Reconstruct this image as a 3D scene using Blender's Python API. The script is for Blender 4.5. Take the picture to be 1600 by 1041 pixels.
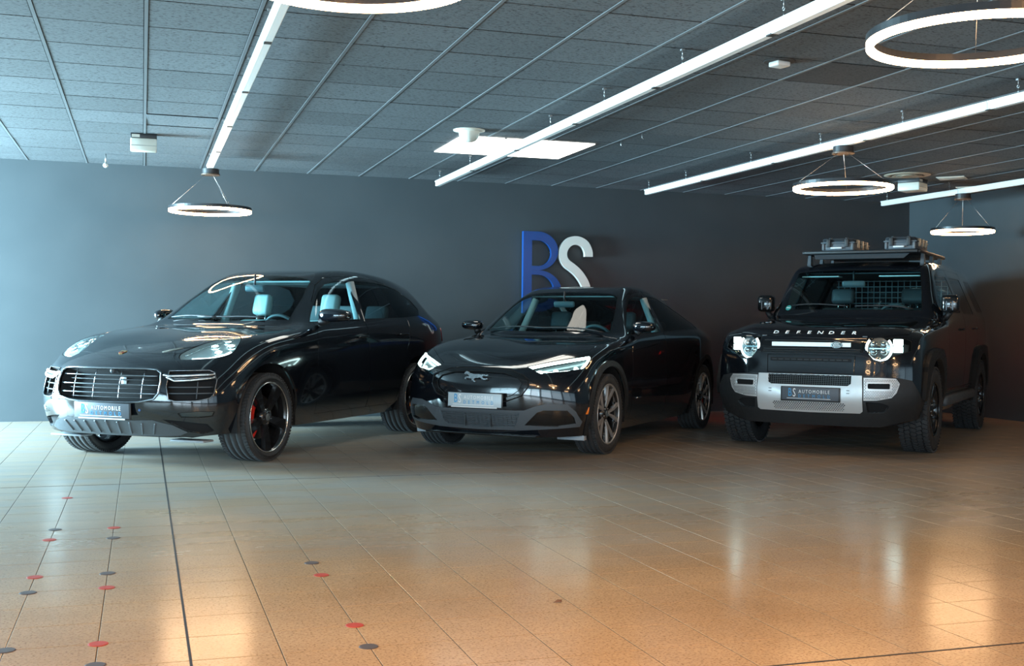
import bpy, bmesh, math, random
from mathutils import Vector, Matrix
from mathutils.bvhtree import BVHTree
from mathutils import geometry as mgeo

random.seed(7)
for _o in list(bpy.data.objects):
    bpy.data.objects.remove(_o)
SC = bpy.context.scene
COL = SC.collection
PI = math.pi

# ------------------------------------------------------------------ camera
CAM_H, YAW, PITCH, ROLL, FPX = 1.1776, 0.3114, -0.0082, 0.0103, 1795.0
_fw = Vector((math.sin(YAW), math.cos(YAW), 0)); _rt = Vector((math.cos(YAW), -math.sin(YAW), 0)); _up = Vector((0, 0, 1))
CFW = _fw*math.cos(PITCH)+_up*math.sin(PITCH)
_u2 = _up*math.cos(PITCH)-_fw*math.sin(PITCH)
CRT = _rt*math.cos(ROLL)+_u2*math.sin(ROLL)
CUP = _u2*math.cos(ROLL)-_rt*math.sin(ROLL)
CPOS = Vector((0, 0, CAM_H))
cam_data = bpy.data.cameras.new('camera')
cam_data.sensor_width = 36.0
cam_data.lens = 36.0*FPX/1600.0
cam_data.clip_start = 0.05
cam_data.clip_end = 200
cam = bpy.data.objects.new('camera', cam_data)
COL.objects.link(cam)
_m = Matrix.Identity(4)
for _i in range(3):
    _m[_i][0] = CRT[_i]; _m[_i][1] = CUP[_i]; _m[_i][2] = -CFW[_i]; _m[_i][3] = CPOS[_i]
cam.matrix_world = _m
SC.camera = cam

def in_view(p, mx=60):
    d = Vector(p)-CPOS
    z = d.dot(CFW)
    if z < .3: return False
    u = 800+FPX*d.dot(CRT)/z; w = 520.5-FPX*d.dot(CUP)/z
    return -mx < u < 1600+mx and -mx < w < 1041+mx

# ------------------------------------------------------------------ light and exposure
SC.view_settings.view_transform = 'Standard'
SC.view_settings.look = 'None'
SC.view_settings.exposure = 0.0
SC.view_settings.gamma = 1.0
SC.view_settings.use_curve_mapping = False
SC.cycles.max_bounces = 8
SC.cycles.transparent_max_bounces = 16
SC.cycles.sample_clamp_indirect = 6.0
SC.cycles.caustics_reflective = False
SC.cycles.caustics_refractive = False

world = bpy.data.worlds.new('world'); SC.world = world
world.use_nodes = True
_nt = world.node_tree
_bg = _nt.nodes['Background']
_bg.inputs[0].default_value = (0.50, 0.72, 0.95, 1)
_bg.inputs[1].default_value = 1.0

def area(name, loc, direction, sx, sy, energy, color, spread=180):
    d = bpy.data.lights.new(name, 'AREA')
    d.shape = 'RECTANGLE'; d.size = sx; d.size_y = sy; d.energy = energy; d.color = color
    d.spread = math.radians(spread)
    o = bpy.data.objects.new(name, d); COL.objects.link(o)
    o.location = loc
    o.rotation_euler = Vector(direction).to_track_quat('-Z', 'Y').to_euler()
    return o
COOL = (0.56, 0.84, 1.0)
WARM = (1.0, 0.62, 0.30)
# daylight through the left-hand shop windows, and through the front windows behind the camera
area('daylight_left_back', (-5.85, 12.4, 1.39), (1, -0.05, -0.16), 2.7, 2.5, 4700, (0.50, 0.83, 1.0))
area('daylight_left_front', (-5.85, 3.0, 1.39), (1, 0.25, 0.80), 5.0, 2.5, 560, COOL)
for _x, _e in ((-4.3, 250), (-1.7, 180), (1.2, 105), (3.8, 55), (6.65, 26), (9.15, 14)):
    area('daylight_front', (_x, -2.28, 1.40), (0, 1, 0.36), 2.35, 2.5, _e, (0.66, 0.86, 1.0))

# ------------------------------------------------------------------ materials
MATS = {}
def mat(name, color=(.5, .5, .5), rough=.5, metal=0.0, coat=0.0, emit=None, estr=0.0, spec=.5):
    if name in MATS: return MATS[name]
    m = bpy.data.materials.new(name); m.use_nodes = True
    b = m.node_tree.nodes['Principled BSDF']
    b.inputs['Base Color'].default_value = (*color, 1)
    b.inputs['Roughness'].default_value = rough
    b.inputs['Metallic'].default_value = metal
    b.inputs['Coat Weight'].default_value = coat
    b.inputs['Coat Roughness'].default_value = 0.03
    b.inputs['Specular IOR Level'].default_value = spec
    if emit:
        b.inputs['Emission Color'].default_value = (*emit, 1)
        b.inputs['Emission Strength'].default_value = estr
    MATS[name] = m
    return m
def nodes_of(m):
    return m.node_tree.nodes, m.node_tree.links, m.node_tree.nodes['Principled BSDF']
def noise_rough(m, scale=8, lo=.3, hi=.5, bump=0.0, bscale=None, detail=4):
    N, L, b = nodes_of(m)
    tc = N.new('ShaderNodeTexCoord'); no = N.new('ShaderNodeTexNoise')
    no.inputs['Scale'].default_value = scale; no.inputs['Detail'].default_value = detail
    L.new(tc.outputs['Object'], no.inputs['Vector'])
    mr = N.new('ShaderNodeMapRange'); mr.inputs['From Min'].default_value = .3; mr.inputs['From Max'].default_value = .7
    mr.inputs['To Min'].default_value = lo; mr.inputs['To Max'].default_value = hi
    L.new(no.outputs['Fac'], mr.inputs['Value']); L.new(mr.outputs['Result'], b.inputs['Roughness'])
    if bump:
        n2 = N.new('ShaderNodeTexNoise'); n2.inputs['Scale'].default_value = bscale or scale*6; n2.inputs['Detail'].default_value = 3
        L.new(tc.outputs['Object'], n2.inputs['Vector'])
        bp = N.new('ShaderNodeBump'); bp.inputs['Strength'].default_value = bump; bp.inputs['Distance'].default_value = .01
        L.new(n2.outputs['Fac'], bp.inputs['Height']); L.new(bp.outputs['Normal'], b.inputs['Normal'])
    return m

def mix_noise_color(m, c1, c2, scale, lo=.35, hi=.65, detail=5, coord='Object', stretch=None):
    N, L, b = nodes_of(m)
    tc = N.new('ShaderNodeTexCoord'); no = N.new('ShaderNodeTexNoise')
    no.inputs['Scale'].default_value = scale; no.inputs['Detail'].default_value = detail
    src = tc.outputs[coord]
    if stretch:
        mp = N.new('ShaderNodeMapping'); mp.inputs['Scale'].default_value = stretch
        L.new(src, mp.inputs['Vector']); src = mp.outputs['Vector']
    L.new(src, no.inputs['Vector'])
    cr = N.new('ShaderNodeValToRGB')
    cr.color_ramp.elements[0].position = lo; cr.color_ramp.elements[0].color = (*c1, 1)
    cr.color_ramp.elements[1].position = hi; cr.color_ramp.elements[1].color = (*c2, 1)
    L.new(no.outputs['Fac'], cr.inputs['Fac'])
    L.new(cr.outputs['Color'], b.inputs['Base Color'])
    return cr

# ---- floor terrazzo: tan ground, brown and dark chips, worn scuffed gloss
def make_floor_mat():
    m = mat('floor_terrazzo', (.4, .33, .25), .3)
    N, L, b = nodes_of(m)
    geo = N.new('ShaderNodeNewGeometry')
    n1 = N.new('ShaderNodeTexNoise'); n1.inputs['Scale'].default_value = 1.3; n1.inputs['Detail'].default_value = 4
    n2 = N.new('ShaderNodeTexVoronoi'); n2.inputs['Scale'].default_value = 70
    n3 = N.new('ShaderNodeTexNoise'); n3.inputs['Scale'].default_value = 95; n3.inputs['Detail'].default_value = 3
    for n in (n1, n2, n3): L.new(geo.outputs['Position'], n.inputs['Vector'])
    oi = N.new('ShaderNodeObjectInfo')
    base = N.new('ShaderNodeValToRGB'); e = base.color_ramp.elements
    e[0].position = .3; e[0].color = (.43, .265, .13, 1); e[1].position = .7; e[1].color = (.55, .355, .185, 1)
    L.new(n1.outputs['Fac'], base.inputs['Fac'])
    ch = N.new('ShaderNodeValToRGB'); e = ch.color_ramp.elements
    e[0].position = .36; e[0].color = (.66, .62, .58, 1); e[1].position = .47; e[1].color = (1, 1, 1, 1)
    L.new(n3.outputs['Fac'], ch.inputs['Fac'])
    mx = N.new('ShaderNodeMix'); mx.data_type = 'RGBA'; mx.blend_type = 'MULTIPLY'; mx.inputs[0].default_value = 1
    L.new(base.outputs['Color'], mx.inputs[6]); L.new(ch.outputs['Color'], mx.inputs[7])
    chip = N.new('ShaderNodeMapRange'); chip.inputs['From Min'].default_value = 0; chip.inputs['From Max'].default_value = 1
    chip.inputs['To Min'].default_value = .90; chip.inputs['To Max'].default_value = 1.07
    L.new(n2.outputs['Color'], chip.inputs['Value'])
    mx2 = N.new('ShaderNodeMix'); mx2.data_type = 'RGBA'; mx2.blend_type = 'MULTIPLY'; mx2.inputs[0].default_value = 1
    L.new(mx.outputs[2], mx2.inputs[6]); L.new(chip.outputs['Result'], mx2.inputs[7])
    # whitish dusty scuffing where cars turn (far half of the hall)
    sep = N.new('ShaderNodeSeparateXYZ'); L.new(geo.outputs['Position'], sep.inputs[0])
    mp = N.new('ShaderNodeMapping'); mp.inputs['Scale'].default_value = (.9, 3.2, 1); mp.inputs['Rotation'].default_value = (0, 0, .35)
    L.new(geo.outputs['Position'], mp.inputs['Vector'])
    n4 = N.new('ShaderNodeTexNoise'); n4.inputs['Scale'].default_value = 1.6; n4.inputs['Detail'].default_value = 5; n4.inputs['Roughness'].default_value = .55
    L.new(mp.outputs['Vector'], n4.inputs['Vector'])
    ramp = N.new('ShaderNodeValToRGB'); e = ramp.color_ramp.elements
    e[0].position = .20; e[0].color = (0, 0, 0, 1); e[1].position = .85; e[1].color = (1, 1, 1, 1)
    q = e.new(.36); q.color = (.45, .45, .45, 1)
    nw = N.new('ShaderNodeTexNoise'); nw.inputs['Scale'].default_value = .7; nw.inputs['Detail'].default_value = 3
    L.new(geo.outputs['Position'], nw.inputs['Vector'])
    ya = N.new('ShaderNodeMath'); ya.operation = 'MULTIPLY_ADD'; ya.inputs[1].default_value = 1.4
    L.new(nw.outputs['Fac'], ya.inputs[0]); L.new(sep.outputs['Y'], ya.inputs[2])
    yr = N.new('ShaderNodeMapRange'); yr.inputs['From Min'].default_value = 4.7; yr.inputs['From Max'].default_value = 9.7
    L.new(ya.outputs[0], yr.inputs['Value']); L.new(yr.outputs['Result'], ramp.inputs['Fac'])
    dst = N.new('ShaderNodeMapRange'); dst.inputs['From Min'].default_value = .35; dst.inputs['From Max'].default_value = .7
    dst.inputs['To Min'].default_value = .55; dst.inputs['To Max'].default_value = 1.0
    L.new(n4.outputs['Fac'], dst.inputs['Value'])
    mul = N.new('ShaderNodeMath'); mul.operation = 'MULTIPLY'
    L.new(ramp.outputs['Color'], mul.inputs[0]); L.new(dst.outputs['Result'], mul.inputs[1])
    mx3 = N.new('ShaderNodeMix'); mx3.data_type = 'RGBA'; mx3.inputs[7].default_value = (.285, .27, .245, 1)
    L.new(mul.outputs[0], mx3.inputs[0]); L.new(mx2.outputs[2], mx3.inputs[6])
    L.new(mx3.outputs[2], b.inputs['Base Color'])
    rr = N.new('ShaderNodeMapRange'); rr.inputs['From Min'].default_value = 0; rr.inputs['From Max'].default_value = .8
    rr.inputs['To Min'].default_value = .17; rr.inputs['To Max'].default_value = .36
    L.new(mul.outputs[0], rr.inputs['Value']); L.new(rr.outputs['Result'], b.inputs['Roughness'])
    n5 = N.new('ShaderNodeTexNoise'); n5.inputs['Scale'].default_value = 2.2; n5.inputs['Detail'].default_value = 3
    L.new(geo.outputs['Position'], n5.inputs['Vector'])
    bp = N.new('ShaderNodeBump'); bp.inputs['Strength'].default_value = .03; bp.inputs['Distance'].default_value = .02
    L.new(n5.outputs['Fac'], bp.inputs['Height']); L.new(bp.outputs['Normal'], b.inputs['Normal'])
    return m
M_FLOOR = make_floor_mat()
M_JOINT = mat('floor_joint', (.03, .022, .018), .7)

def make_ceiling_mat(name, dark):
    m = mat(name, dark, .85)
    N, L, b = nodes_of(m)
    geo = N.new('ShaderNodeNewGeometry'); oi = N.new('ShaderNodeObjectInfo')
    n1 = N.new('ShaderNodeTexNoise'); n1.inputs['Scale'].default_value = 75; n1.inputs['Detail'].default_value = 2
    mp = N.new('ShaderNodeMapping'); mp.inputs['Scale'].default_value = (.55, 1.5, 1)
    L.new(geo.outputs['Position'], mp.inputs['Vector']); L.new(mp.outputs['Vector'], n1.inputs['Vector'])
    cr = N.new('ShaderNodeValToRGB'); e = cr.color_ramp.elements
    e[0].position = .34; e[0].color = (dark[0]*.18, dark[1]*.18, dark[2]*.18, 1); e[1].position = .45; e[1].color = (*dark, 1)
    L.new(n1.outputs['Fac'], cr.inputs['Fac'])
    mr = N.new('ShaderNodeMapRange'); mr.inputs['To Min'].default_value = .86; mr.inputs['To Max'].default_value = 1.12
    L.new(oi.outputs['Random'], mr.inputs['Value'])
    mx = N.new('ShaderNodeMix'); mx.data_type = 'RGBA'; mx.blend_type = 'MULTIPLY'; mx.inputs[0].default_value = 1
    L.new(cr.outputs['Color'], mx.inputs[6]); L.new(mr.outputs['Result'], mx.inputs[7])
    L.new(mx.outputs[2], b.inputs['Base Color'])
    bp = N.new('ShaderNodeBump'); bp.inputs['Strength'].default_value = .35; bp.inputs['Distance'].default_value = .006
    L.new(n1.outputs['Fac'], bp.inputs['Height']); L.new(bp.outputs['Normal'], b.inputs['Normal'])
    return m
CEIL_C = (.105, .118, .128)
M_CEIL = make_ceiling_mat('ceiling_tile_paint', CEIL_C)
M_CEILD = make_ceiling_mat('ceiling_tile_darker_paint', (.035, .037, .040))
M_BAR = mat('ceiling_bar_paint', (.135, .148, .158), .6)
M_CGAP = mat('ceiling_gap', (.012, .012, .014), .9)
M_WALL = mat('wall_paint', (.044, .056, .063), .62)
mix_noise_color(M_WALL, (.040, .052, .059), (.048, .060, .067), 1.4)
M_WHITE = mat('white_lacquer', (.80, .80, .77), .35)
M_CREAM = mat('cream_plastic', (.72, .69, .60), .4)
M_BLACKM = mat('black_metal', (.02, .02, .022), .45)
M_STEEL = mat('steel_wire', (.55, .55, .55), .35, 1.0)

# ------------------------------------------------------------------ mesh helper
class MB:
    def __init__(s): s.v = []; s.f = []; s.sm = []
    def add(s, vs, fs, smooth=False, M=None):
        o = len(s.v)
        s.v += [tuple(M @ Vector(p)) if M else tuple(p) for p in vs]
        s.f += [tuple(i+o for i in f) for f in fs]; s.sm += [smooth]*len(fs)
        return s
    def box(s, x0, x1, y0, y1, z0, z1, M=None):
        v = [(x, y, z) for z in (z0, z1) for y in (y0, y1) for x in (x0, x1)]
        return s.add(v, [(0, 2, 3, 1), (4, 5, 7, 6), (0, 1, 5, 4), (2, 6, 7, 3), (0, 4, 6, 2), (1, 3, 7, 5)], False, M)
    def bbox(s, x0, x1, y0, y1, z0, z1, c=.01, M=None, seg=2, smooth=True):
        bm = bmesh.new()
        bmesh.ops.create_cube(bm, size=1)
        for v in bm.verts:
            v.co = ((x0+x1)/2+v.co.x*(x1-x0), (y0+y1)/2+v.co.y*(y1-y0), (z0+z1)/2+v.co.z*(z1-z0))
        bmesh.ops.bevel(bm, geom=bm.edges[:], offset=c, segments=seg, affect='EDGES', profile=.5)
        bm.verts.index_update()
        s.add([v.co.copy() for v in bm.verts], [[v.index for v in f.verts] for f in bm.faces], smooth, M)
        bm.free(); return s
    def prism(s, pts, z0, z1, M=None, smooth=False):
        n = len(pts)
        v = [(p[0], p[1], z0) for p in pts]+[(p[0], p[1], z1) for p in pts]
        f = [(i, (i+1) % n, (i+1) % n+n, i+n) for i in range(n)]
        s.add(v, f, smooth, M)
        tri = mgeo.tessellate_polygon([[Vector((p[0], p[1], 0)) for p in pts]])
        a = sum(pts[i][0]*pts[(i+1) % n][1]-pts[(i+1) % n][0]*pts[i][1] for i in range(n))
        fs = []
        for t in tri:
            p = [pts[i] for i in t]
            ar = (p[1][0]-p[0][0])*(p[2][1]-p[0][1])-(p[2][0]-p[0][0])*(p[1][1]-p[0][1])
            t = tuple(t) if ar > 0 else tuple(reversed(t))
            fs += [tuple(i+n for i in t), tuple(reversed(t))]
        if a < 0:
            k = len(s.f)-len(f)
            for i in range(k, len(s.f)): s.f[i] = tuple(reversed(s.f[i]))
        return s.add(v, fs, False, M)
    def lathe(s, prof, n=32, M=None, smooth=True, closed=False, a0=0, a1=2*PI):
        """prof: (r, z) rows revolved about z"""
        full = abs(a1-a0-2*PI) < 1e-6
        k = n if full else n+1
        v = []
        for i in range(k):
            a = a0+(a1-a0)*i/n
            v += [(r*math.cos(a), r*math.sin(a), z) for r, z in prof]
        m = len(prof); f = []
        for i in range(n):
            j = (i+1) % k
            for q in range(m if closed else m-1):
                q2 = (q+1) % m
                f.append((i*m+q, j*m+q, j*m+q2, i*m+q2))
        return s.add(v, f, smooth, M)
    def disc(s, r, z, n=32, M=None, up=True):
        v = [(r*math.cos(2*PI*i/n), r*math.sin(2*PI*i/n), z) for i in range(n)]
        return s.add(v, [tuple(range(n)) if up else tuple(reversed(range(n)))], False, M)
    def tube(s, pts, r, n=8, closed=False, caps=True, M=None):
        pts = [Vector(p) for p in pts]; k = len(pts); v = []; f = []
        prev = None
        for i, p in enumerate(pts):
            if closed: t = (pts[(i+1) % k]-pts[i-1]).normalized()
            else: t = (pts[min(i+1, k-1)]-pts[max(i-1, 0)]).normalized()
            if prev is None:
                a = Vector((0, 0, 1)) if abs(t.z) < .9 else Vector((1, 0, 0))
                prev = t.cross(a).normalized()
            prev = (prev-t*prev.dot(t)).normalized()
            b = t.cross(prev)
            rr = r[i] if isinstance(r, (list, tuple)) else r
            v += [p+prev*math.cos(2*PI*j/n)*rr+b*math.sin(2*PI*j/n)*rr for j in range(n)]
        for i in range(k if closed else k-1):
            i2 = (i+1) % k
            for j in range(n):
                f.append((i*n+j, i*n+(j+1) % n, i2*n+(j+1) % n, i2*n+j))
        if caps and not closed:
            f.append(tuple(reversed(range(n)))); f.append(tuple((k-1)*n+j for j in range(n)))
        return s.add(v, f, True, M)
    def sphere(s, c, r, n=16, m=8, sz=1, M=None):
        prof = [(r*math.sin(PI*i/m), -r*sz*math.cos(PI*i/m)) for i in range(m+1)]
        prof[0] = (1e-5, prof[0][1]); prof[-1] = (1e-5, prof[-1][1])
        MM = Matrix.Translation(c)
        return s.lathe(prof, n, (M @ MM) if M else MM)
    def mesh(s, name, ma=None):
        me = bpy.data.meshes.new(name)
        me.from_pydata(s.v, [], s.f)
        me.polygons.foreach_set('use_smooth', s.sm)
        if ma: me.materials.append(ma)
        me.update()
        return me
    def build(s, name, ma, parent=None, **k):
        return link(name, s.mesh(name, ma), parent, **k)

def link(name, me, parent=None, loc=None, rot=None, kind=None, label=None, cat=None, group=None):
    o = bpy.data.objects.new(name, me); COL.objects.link(o)
    if parent: o.parent = parent
    if loc is not None: o.location = loc
    if rot is not None: o.rotation_euler = rot
    tag(o, label, cat, group, kind)
    return o
def tag(o, label=None, cat=None, group=None, kind=None):
    if label: o['label'] = label
    if cat: o['category'] = cat
    if group: o['group'] = group
    if kind: o['kind'] = kind
    return o
def thing(name, label, cat, loc=(0, 0, 0), rotz=0, group=None):
    o = bpy.data.objects.new(name, None); COL.objects.link(o)
    o.empty_display_size = .1
    o.location = loc; o.rotation_euler = (0, 0, rotz)
    return tag(o, label, cat, group)
def copy_tree(o, parent=None):
    c = o.copy(); COL.objects.link(c)
    if parent is not None: c.parent = parent
    for ch in list(o.children): copy_tree(ch, c)
    return c
RX90 = Matrix.Rotation(PI/2, 4, 'X')

# ------------------------------------------------------------------ room shell
CEIL = 2.99
WY, WX, LX, FY = 14.194, 10.64, -6.0, -2.4
def struct(name, mb, ma): return mb.build(name, ma, kind='structure')
floor = struct('floor', MB().box(LX-.3, WX+.3, FY-.3, WY+.3, -.22, -.006), M_JOINT)
ceiling = struct('ceiling', MB().box(LX-.3, WX+.3, FY-.3, WY+.3, CEIL+.03, CEIL+.2), M_CGAP)
struct('wall_back', MB().box(LX-.25, WX+.25, WY, WY+.2, -.2, CEIL+.03), M_WALL)
struct('wall_right', MB().box(WX, WX+.2, FY-.2, WY, -.2, CEIL+.03), M_WALL)
def wall_with_holes(name, along0, along1, holes, fixed0, fixed1, axis):
    """wall slab with rectangular openings; holes: (a0, a1, z0, z1) sorted"""
    mb = MB()
    def bx(a0, a1, z0, z1):
        if axis == 'y': mb.box(fixed0, fixed1, a0, a1, z0, z1)
        else: mb.box(a0, a1, fixed0, fixed1, z0, z1)
    p = along0
    for a0, a1, z0, z1 in holes:
        bx(p, a0, -.2, CEIL+.03); bx(a0, a1, -.2, z0); bx(a0, a1, z1, CEIL+.03); p = a1
    bx(p, along1, -.2, CEIL+.03)
    return struct(name, mb, M_WALL)
LH = [(.4, 5.6, .08, 2.70), (11.0, 13.8, .08, 2.70)]
FH = [(-5.6, -.4, .08, 2.70), (-.1, 5.1, .08, 2.70), (5.4, 10.4, .08, 2.70)]
wall_with_holes('wall_left', FY-.2, WY, LH, LX-.2, LX, 'y')
wall_with_holes('wall_front', LX-.2, WX+.2, FH, FY-.2, FY, 'x')
M_WFRAME = mat('window_frame_paint', (.05, .05, .055), .4)
def glass_mat(name, tint, rough=.0):
    if name in MATS: return MATS[name]
    m = bpy.data.materials.new(name); m.use_nodes = True
    N, L = m.node_tree.nodes, m.node_tree.links
    N.clear()
    out = N.new('ShaderNodeOutputMaterial')
    tr = N.new('ShaderNodeBsdfTransparent'); tr.inputs[0].default_value = (*tint, 1)
    gl = N.new('ShaderNodeBsdfGlossy'); gl.inputs['Roughness'].default_value = rough; gl.inputs[0].default_value = (1, 1, 1, 1)
    lw = N.new('ShaderNodeLayerWeight'); pw = N.new('ShaderNodeMath'); pw.operation = 'POWER'; pw.inputs[1].default_value = 5.0
    L.new(lw.outputs['Facing'], pw.inputs[0])
    fr = N.new('ShaderNodeMath'); fr.operation = 'MULTIPLY_ADD'; fr.inputs[1].default_value = .9; fr.inputs[2].default_value = .045
    L.new(pw.outputs[0], fr.inputs[0])
    mx = N.new('ShaderNodeMixShader')
    L.new(fr.outputs[0], mx.inputs[0]); L.new(tr.outputs[0], mx.inputs[1]); L.new(gl.outputs[0], mx.inputs[2])
    L.new(mx.outputs[0], out.inputs[0])
    MATS[name] = m
    return m
M_WGLASS = glass_mat('window_glass', (.9, .95, .95))
def window(name, axis, a0, a1, z0, z1, fx, n):
    fr = MB()
    def bx(p, q, r, s, th=.05):
        if axis == 'y': fr.box(fx-.07, fx-.02, p, q, r, s)
        else: fr.box(p, q, fx-.07, fx-.02, r, s)
    bx(a0, a1, z0, z0+.06); bx(a0, a1, z1-.06, z1)
    for i in range(n+1):
        c = a0+(a1-a0)*i/n
        bx(max(a0, c-.035), min(a1, c+.035), z0+.06, z1-.06)
    w = fr.build(name, M_WFRAME, kind='structure')
    for i in range(n):
        g = MB(); p = a0+(a1-a0)*i/n+.03; q = a0+(a1-a0)*(i+1)/n-.03
        if axis == 'y': g.box(fx-.05, fx-.042, p, q, z0+.05, z1-.05)
        else: g.box(p, q, fx-.05, fx-.042, z0+.05, z1-.05)
        g.build('window_pane', M_WGLASS, w)
window('window_1', 'y', *LH[0], LX, 4); window('window_2', 'y', *LH[1], LX, 3); [window('window_%d' % (3+i), 'x', *FH[i], FY, 2) for i in range(3)]

# ---- floor tiles
FS, FS2, FX0, FY0 = .3127, .3051, -.4576, 5.636
def tile_mesh(w, d, h, gap, name, ma, down=False, bev=.004):
    mb = MB(); x, y = w/2-gap/2, d/2-gap/2
    z0, z1 = (-h, 0)
    v = [(-x, -y, z0), (x, -y, z0), (x, y, z0), (-x, y, z0)]
    xb, yb = x-bev, y-bev
    v += [(-x, -y, z1-bev*.5), (x, -y, z1-bev*.5), (x, y, z1-bev*.5), (-x, y, z1-bev*.5), (-xb, -yb, z1), (xb, -yb, z1), (xb, yb, z1), (-xb, yb, z1)]
    f = [(0, 1, 5, 4), (1, 2, 6, 5), (2, 3, 7, 6), (3, 0, 4, 7), (4, 5, 9, 8), (5, 6, 10, 9), (6, 7, 11, 10), (7, 4, 8, 11), (8, 9, 10, 11)]
    if down:
        v = [(a, b, -c) for a, b, c in v]; f = [tuple(reversed(q)) for q in f]
    return v, f
tv, tf = tile_mesh(FS, FS2, .006, .0025, 'floor_tile', M_FLOOR, bev=.0016)
def two_tone(v, f, name, top, sides):
    me = MB().add(v, f).mesh(name, top); me.materials.append(sides)
    for i in range(4): me.polygons[i].material_index = 1
    return me
me_tile = two_tone(tv, tf, 'floor_tile', M_FLOOR, M_JOINT)
cands, rest = [], MB()
i0, i1 = int((LX-FX0)/FS), int((WX-FX0)/FS)
j0, j1 = int((FY-FY0)/FS2), int((WY-FY0)/FS2)
for i in range(i0, i1+1):
    for j in range(j0, j1+1):
        c = (FX0+(i+.5)*FS, FY0+(j+.5)*FS2, 0)
        if in_view(c, 25): cands.append(c)
        else: rest.add([(a+c[0], b+c[1], z) for a, b, z in tv], tf)
cands.sort(key=lambda c: (Vector(c)-CPOS).length)
for c in cands[:300]: link('floor_tile', me_tile, floor, loc=c)
for c in cands[300:]: rest.add([(a+c[0], b+c[1], z) for a, b, z in tv], tf)
def two_tone_stuff(mb, nf, name, top, sides, parent):
    o = mb.build(name, top, parent, kind='stuff'); o.data.materials.append(sides)
    o.data.polygons.foreach_set('material_index', [1 if i % nf < 4 else 0 for i in range(len(o.data.polygons))])
two_tone_stuff(rest, len(tf), 'far_floor_tiles', M_FLOOR, M_JOINT, floor)
# dark filled expansion joints
jm = MB()
jm.box(FX0+2*FS-.005, FX0+2*FS+.005, FY, WY, -.006, .0006)
jm.build('expansion_joint', mat('joint_filler', (.025, .02, .018), .6), floor)
jm = MB(); jm.box(LX, WX, 8.659-.005, 8.659+.005, -.006, .0006)
jm.build('expansion_joint', MATS['joint_filler'], floor)
_j = FY0-round((FY0-3.62)/FS2)*FS2
jm = MB(); jm.box(2.0, WX, _j-.006, _j+.006, -.006, .0006)
jm.build('expansion_joint', MATS['joint_filler'], floor)

# ---- ceiling tiles hung between long bars
CS, CS2, CX0, CY0 = .6357, .6287, -.6268, 7.4694
cv, cf = tile_mesh(CS-.012, CS2, .012, .013, 'ceiling_tile', M_CEIL, down=True, bev=.004)
me_ct = two_tone(cv, cf, 'ceiling_tile', M_CEIL, M_CGAP)
me_ctd = two_tone(cv, cf, 'ceiling_tile', M_CEILD, M_CGAP)
cands, rest = [], MB()
for i in range(int((LX-CX0)/CS)-1, int((WX-CX0)/CS)+1):
    for j in range(int((FY-CY0)/CS2)-1, int((WY-CY0)/CS2)+1):
        c = (CX0+(i+.5)*CS, CY0+(j+.5)*CS2, CEIL)
        if in_view(c, 130): cands.append((i, j, c))
        else: rest.add([(a+c[0], b+c[1], z+c[2]) for a, b, z in cv], cf)
cands.sort(key=lambda c: (Vector(c[2])-CPOS).length)
for i, j, c in cands[:300]:
    dark = (i == 8 and j == -1)
    o = link('ceiling_tile', me_ctd if dark else me_ct, ceiling, loc=(c[0], c[1], c[2]+random.uniform(0, .002)))
    if dark: o['label'] = 'darker repainted ceiling tile'
    if i == 1 and j == 5: o.rotation_euler = (.02, 0, 0)
for i, j, c in cands[300:]: rest.add([(a+c[0], b+c[1], z+c[2]) for a, b, z in cv], cf)
if rest.v: two_tone_stuff(rest, len(cf), 'outer_ceiling_tiles', M_CEIL, M_CGAP, ceiling)
me_bar = MB().box(-.011, .011, FY, WY, -.003, .02).mesh('ceiling_bar', M_BAR)
for i in range(int((LX-CX0)/CS)-1, int((WX-CX0)/CS)+2):
    link('ceiling_bar', me_bar, ceiling, loc=(CX0+i*CS, 0, CEIL))
# ------------------------------------------------------------------ suspended light tracks
M_CLIP = mat('dark_clip', (.03, .028, .025), .5)
def light_track(x, y_end, label, hooks, y_start=-2.1):
    t = thing('light_track', label, 'light track', (x, 0, 2.848), 0, 'white light tracks under the ceiling')
    y = y_end; k = 0
    while y > y_start:
        y2 = max(y-1.54, y_start)
        s = MB()
        s.box(-.026, .026, y2+.003, y-.003, -.030, .030)
        s.box(-.034, .034, y2+.003, y-.003, .018, .031)
        s.box(-.022, .022, y2+.02, y-.02, -.034, -.029)
        s.build('track_section', M_WHITE, t)
        MB().box(-.022, .022, y2-.03, y2+.03, -.036, -.026).build('coupling_clip', M_CLIP, t)
        y = y2
    for hy in hooks:
        h = MB()
        h.tube([(0, hy, .03), (0, hy, .075)], .0025, 6)
        h.tube([(0, hy+.010*math.cos(a), .086+.011*math.sin(a)) for a in [2*PI*i/10 for i in range(10)]], .0025, 6, True)
        h.tube([(0, hy, .096), (0, hy, .142)], .0025, 6)
        h.box(-.012, .012, hy-.012, hy+.012, .130, .142)
        h.build('hanger_hook', M_STEEL, t)
    return t
light_track(.69, 13.05, 'white light track at the left, running over the first pendant ring', [12.9, 10.7, 9.4, 8.1, 6.8, 5.5])
light_track(3.36, 13.42, 'white light track crossing in front of the glowing ceiling panel', [13.31, 11.98, 10.7, 9.41, 8.19, 6.85, 5.6, 4.3])
light_track(6.03, 13.27, 'white light track ending left of the wide pendant ring above the boxy car', [13.2, 12.17, 10.66, 9.37, 8.15, 6.82, 5.5])
light_track(9.5, 13.25, 'rightmost short-looking white light track near the right wall', [13.15, 11.9, 10.5, 9.2, 7.9])

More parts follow.
